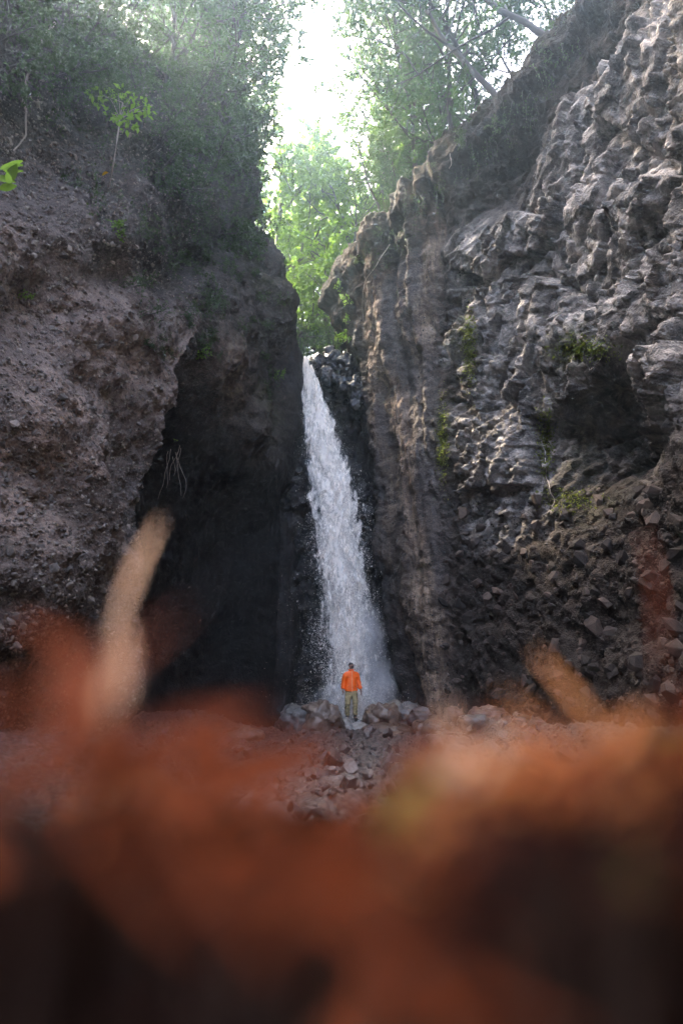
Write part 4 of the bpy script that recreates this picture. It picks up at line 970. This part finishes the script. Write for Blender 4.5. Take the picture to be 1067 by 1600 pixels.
for sx in (-1, 1):
    bt = skin('boot', [(sx * .126, .02, .19), (sx * .127, .025, .07), (sx * .135, -.06, .05), (sx * .145, -.15, .042)], [(0, 1), (1, 2), (2, 3)], [.058, .056, (.05, .046), (.046, .036)], M['boot'], 2, person)
    v = np.array([(sx * .127 + .048 * math.cos(a), -.06 + .15 * math.sin(a), z) for z in (-.01, .018) for a in np.linspace(0, 2 * np.pi, 20, endpoint=False)])
    f = [(k_, (k_ + 1) % 20, 20 + (k_ + 1) % 20, 20 + k_) for k_ in range(20)]; obj('sole', mesh_np('sole', v, f, M['boot']), bt)

# ------------------------------------------------------------------ leaf bank right in front of the lens
def bank_z(x, y):
    P_ = np.stack([x, y, x * 0], 1)
    z = .80 + .02 * fbm(P_ * 4, 3, 401) + .012 * fbm(P_ * 15, 3, 402) + .045 * sstep(.03, .25, x) * np.exp(-((y - .25) / .2) ** 2)
    z = z + .03 - .30 * (1 - sstep(.13, .19, y + .02 * vnoise(P_ * 14, 405)))
    return z - .85 * sstep(.3, 1.5, y) - .85 * sstep(.7, 2.2, np.abs(x)) * (1 - sstep(.3, 1.5, y)) - .55 * sstep(.6, 2.0, -y) * (1 - sstep(.7, 2.2, np.abs(x)))
bx = np.linspace(-2.4, 2.4, 190); by = np.concatenate([np.linspace(-2.2, .1, 60, endpoint=False), np.linspace(.1, .24, 40, endpoint=False), np.linspace(.24, 1.7, 90)]); XX, YY = np.meshgrid(bx, by); zb = bank_z(XX.ravel(), YY.ravel())
def mat_soil():
    m, n, b = new_mat('shaded_dark_soil'); g = nd(n, 'ShaderNodeNewGeometry').outputs['Position']
    f = noise_n(n, g, 60, 8, .7); n.links.new(ramp(n, f, [(.3, (.002, .001, .0007)), (.7, (.009, .004, .0025))]), b.inputs['Base Color']); b.inputs['Roughness'].default_value = .9  # near-black humus: shade in front of the lens put into its colour
    b.inputs['Specular IOR Level'].default_value = 0; n.links.new(bump(n, f, .8, .01), b.inputs['Normal']); return m
tag(obj('earth_bank', mesh_np('earth_bank', np.stack([XX.ravel(), YY.ravel(), zb], 1), grid_faces(*XX.shape), mat_soil(), True)), 'low bank of dark soil with shade put into its colour, covered in dry leaves', 'bank', kind='structure')
def mat_dry(name, a, b_, tr=.35):
    return mat_leaf(name, a, b_, tr, .7, tuple(min(1, 1.3 * x) for x in b_))
M['dry_red'] = mat_dry('dry_red_leaf', (.04, .008, .003), (.20, .042, .012))
M['dry_tan'] = mat_dry('dry_tan_leaf', (.44, .14, .045), (.70, .29, .10))
M['dry_dark'] = mat_dry('shaded_dry_leaf', (.005, .0012, .0006), (.03, .007, .003))  # darker copy of the dry leaf with shade put into its colour
M['stalk'] = mat_plain('leaf_stalk', (.02, .007, .003), .3, 300, .9, .0005)
M['dry_pale'] = mat_dry('pale_dry_leaf', (.50, .26, .15), (.78, .48, .30))
M['dry_green'] = mat_dry('half_green_leaf', (.10, .13, .02), (.22, .24, .04))
def litter(n, xr, yr, lift, mat, name, lmin, lmax, yb=1.0):
    vs, fs, rs, k_ = [], [], [], 0
    for _ in range(n):
        x = rng.uniform(*xr); y = yr[0] + (yr[1] - yr[0]) * rng.random() ** yb
        L_ = rng.uniform(lmin, lmax); lv, lf = big_leaf(L_, L_ * rng.uniform(.18, .5), rng.uniform(-.5, .9), 4)
        m_ = np.array(rand_quat(rng).to_matrix() if rng.random() < .35 else (Matrix.Rotation(rng.uniform(0, 6.28), 3, 'Z') @ Matrix.Rotation(rng.gauss(0, .6), 3, 'X') @ Matrix.Rotation(rng.gauss(0, .5), 3, 'Y')))
        z = float(bank_z(np.array([x]), np.array([y]))[0])
        lv = lv @ m_.T; lv[:, 2] -= lv[:, 2].min()
        vs.append(lv + np.array([x, y, z - .005 + rng.random() * lift])); fs.append(lf + k_); rs.append(np.full(len(lv), rng.random())); k_ += len(lv)
    o = obj(name, mesh_np(name, np.concatenate(vs), np.concatenate(fs), mat, True, {'rnd': np.concatenate(rs)}))
    return o
o = litter(2200, (-1.3, 1.3), (.17, 1.3), .010, M['dry_red'], 'leaf_litter', .015, .05, 1.3); tag(o, 'deep reddish brown leaf litter covering the bank', 'leaf litter', kind='stuff')
def dry_leaf(px, py, d, length, wid, ang, lean, mat, label, bend=.3, group=None, stem=True):
    """a standing dry leaf whose foot is in the litter of the bank and whose middle shows at the pixel"""
    mid = at(px, py, d); a = R(ang); up_ = Vector((math.sin(a), lean, math.cos(a))).normalized()
    zb_ = float(bank_z(np.array([mid.x]), np.array([d]))[0])
    lv, lf = big_leaf(length, wid, bend, 8)
    sd_ = up_.cross(Vector((0, -1, .2))).normalized(); nn_ = sd_.cross(up_)
    m_ = np.array([list(sd_), list(up_), list(nn_)]).T
    base = mid - up_ * length * .5
    e = empty('dry_leaf', base)
    obj('blade', mesh_np('blade', lv @ m_.T, lf, mat, True, {'rnd': np.full(len(lv), rng.uniform(.3, 1))}), e)
    if stem:
        foot = Vector((base.x - up_.x * .02, base.y, min(zb_, base.z) - .01))
        v, f = tube_mesh([([list(foot - base), list((foot - base) * .5 + Vector((.002, 0, 0))), [0, 0, 0]], [.0012, .001, .0008])]); obj('stalk', mesh_np('stalk', v, f, M['stalk'], True), e)
    tag(e, label, 'leaf', group)
DL0 = [
 (205, 890, .31, .085, .006, 6, .1, 'dry_pale', 'tall pale brown dry blade standing up from the litter'),
 (190, 1030, .26, .035, .010, -12, .0, 'dry_pale', 'short pale curl at the foot of the tall brown blade'),
 (150, 1160, .20, .060, .008, -4, .0, 'dry_pale', 'broad pale upright leaf below the tall brown blade'),
 (70, 985, .22, .045, .007, -70, .1, 'dry_red', 'reddish leaf arching sideways by the left cliff'),
 (120, 1090, .18, .050, .018, -30, .1, 'dry_red', 'red brown leaf tilted beside the pale upright leaf'),
 (270, 1150, .20, .060, .016, 65, .1, 'dry_red', 'red brown leaf sloping down toward the falls'),
 (400, 1200, .20, .060, .022, 75, .1, 'dry_red', 'red leaf lying across the view before the low flat boulder'),
 (705, 1150, .28, .028, .006, 2, .0, 'dry_pale', 'small pale stalk tip standing before the reddish boulder'),
 (690, 1215, .24, .050, .013, 50, .1, 'dry_pale', 'pale peach leaf lying under the small stalk tip'),
 (640, 1245, .22, .028, .010, 40, .1, 'dry_green', 'half green leaf beside the pale peach leaf'),
 (820, 1225, .20, .075, .012, 70, .1, 'dry_tan', 'bright orange tan leaf on the heap, next to the pale peach leaf'),
 (940, 1170, .22, .070, .012, 60, .1, 'dry_tan', 'tan leaf on top of the heap before the stony bank'),
 (900, 1085, .30, .055, .005, -28, .0, 'dry_tan', 'slanting brown stalk rising from the heap'),
 (1035, 930, .30, .095, .004, 12, .0, 'dry_red', 'thin dark curved stalk against the right cliff'),
 (1030, 1160, .22, .035, .010, 60, .1, 'dry_green', 'greenish leaf at the top of the heap'),
 (990, 1345, .17, .012, .007, 20, .1, 'dry_green', 'green scrap of leaf in the side of the heap'),
]
for px, py, d, ln_, wd, an, le, mt, lab in DL0: dry_leaf(px, py, d, ln_, wd, an, le, M[mt], lab)
for i in range(260):
    px = rng.uniform(-60, 1130) if i % 3 else rng.uniform(600, 1130); t = rng.random()
    top_ = np.interp(px, [0, 150, 300, 420, 560, 660, 760, 1067], [1060, 1110, 1230, 1300, 1330, 1250, 1180, 1110])
    py = top_ + 20 + 230 * t ** 1.0; d = .2 + rng.uniform(-.06, .09)
    mt = 'dry_red' if rng.random() < (.93 if px < 620 else .62) else 'dry_tan'
    if mt == 'dry_tan': d = max(d, .2)
    if t > .38: mt = 'dry_dark' if rng.random() < .8 else 'dry_red'  # lower leaves take the shade-coloured copy, so the heap fades downward
    dry_leaf(px, py, d, rng.uniform(.025, .09 if mt != 'dry_tan' else .055), rng.uniform(.002, .0058 if mt != 'dry_tan' else .0042), rng.choice((-1, 1, 1)) * rng.uniform(30, 88), rng.uniform(-.3, .4), M[mt],
             {'dry_red': 'thin curled red brown leaf loose in the foreground litter', 'dry_tan': 'thin curled pale orange leaf loose in the foreground litter', 'dry_dark': 'thin shade-coloured leaf low in the foreground litter'}[mt],
             rng.uniform(-.4, .8), {'dry_red': 'red brown leaves in the foreground', 'dry_tan': 'pale orange leaves in the foreground', 'dry_dark': 'shade-coloured leaves in the foreground'}[mt])
for i in range(34):
    px = rng.uniform(620, 1090); py = np.interp(px, [620, 760, 1090], [1235, 1195, 1130]) + rng.uniform(-25, 95)
    dry_leaf(px, py, rng.uniform(.21, .30), rng.uniform(.03, .06), rng.uniform(.0025, .005), rng.choice((-1, 1, 1)) * rng.uniform(35, 85), rng.uniform(-.2, .3), M['dry_pale' if rng.random() < .4 else 'dry_tan'],
             'bright straw strip lying on the leaf heap before the stony bank', rng.uniform(-.4, .6), 'bright straw strips on the leaf heap')
# ------------------------------------------------------------------ haze
bm = bmesh.new(); bmesh.ops.create_cube(bm, size=1)
for v in bm.verts: v.co = Vector((v.co.x * 310, v.co.y * 310, -2.6 if v.co.z < 0 else 47))
me = bpy.data.meshes.new('haze'); bm.to_mesh(me); bm.free()
m = bpy.data.materials.new('haze'); m.use_nodes = True; n = m.node_tree; n.nodes.remove(n.nodes['Principled BSDF'])
pv = n.nodes.new('ShaderNodeVolumePrincipled'); pv.inputs['Color'].default_value = (.60, .82, 1, 1); pv.inputs['Density'].default_value = HAZE_DENSITY; pv.inputs['Anisotropy'].default_value = .87
n.links.new(pv.outputs[0], n.nodes['Material Output'].inputs['Volume']); me.materials.append(m)
hz = obj('haze', me); tag(hz, 'thin bright haze filling the gorge', 'haze', kind='stuff')
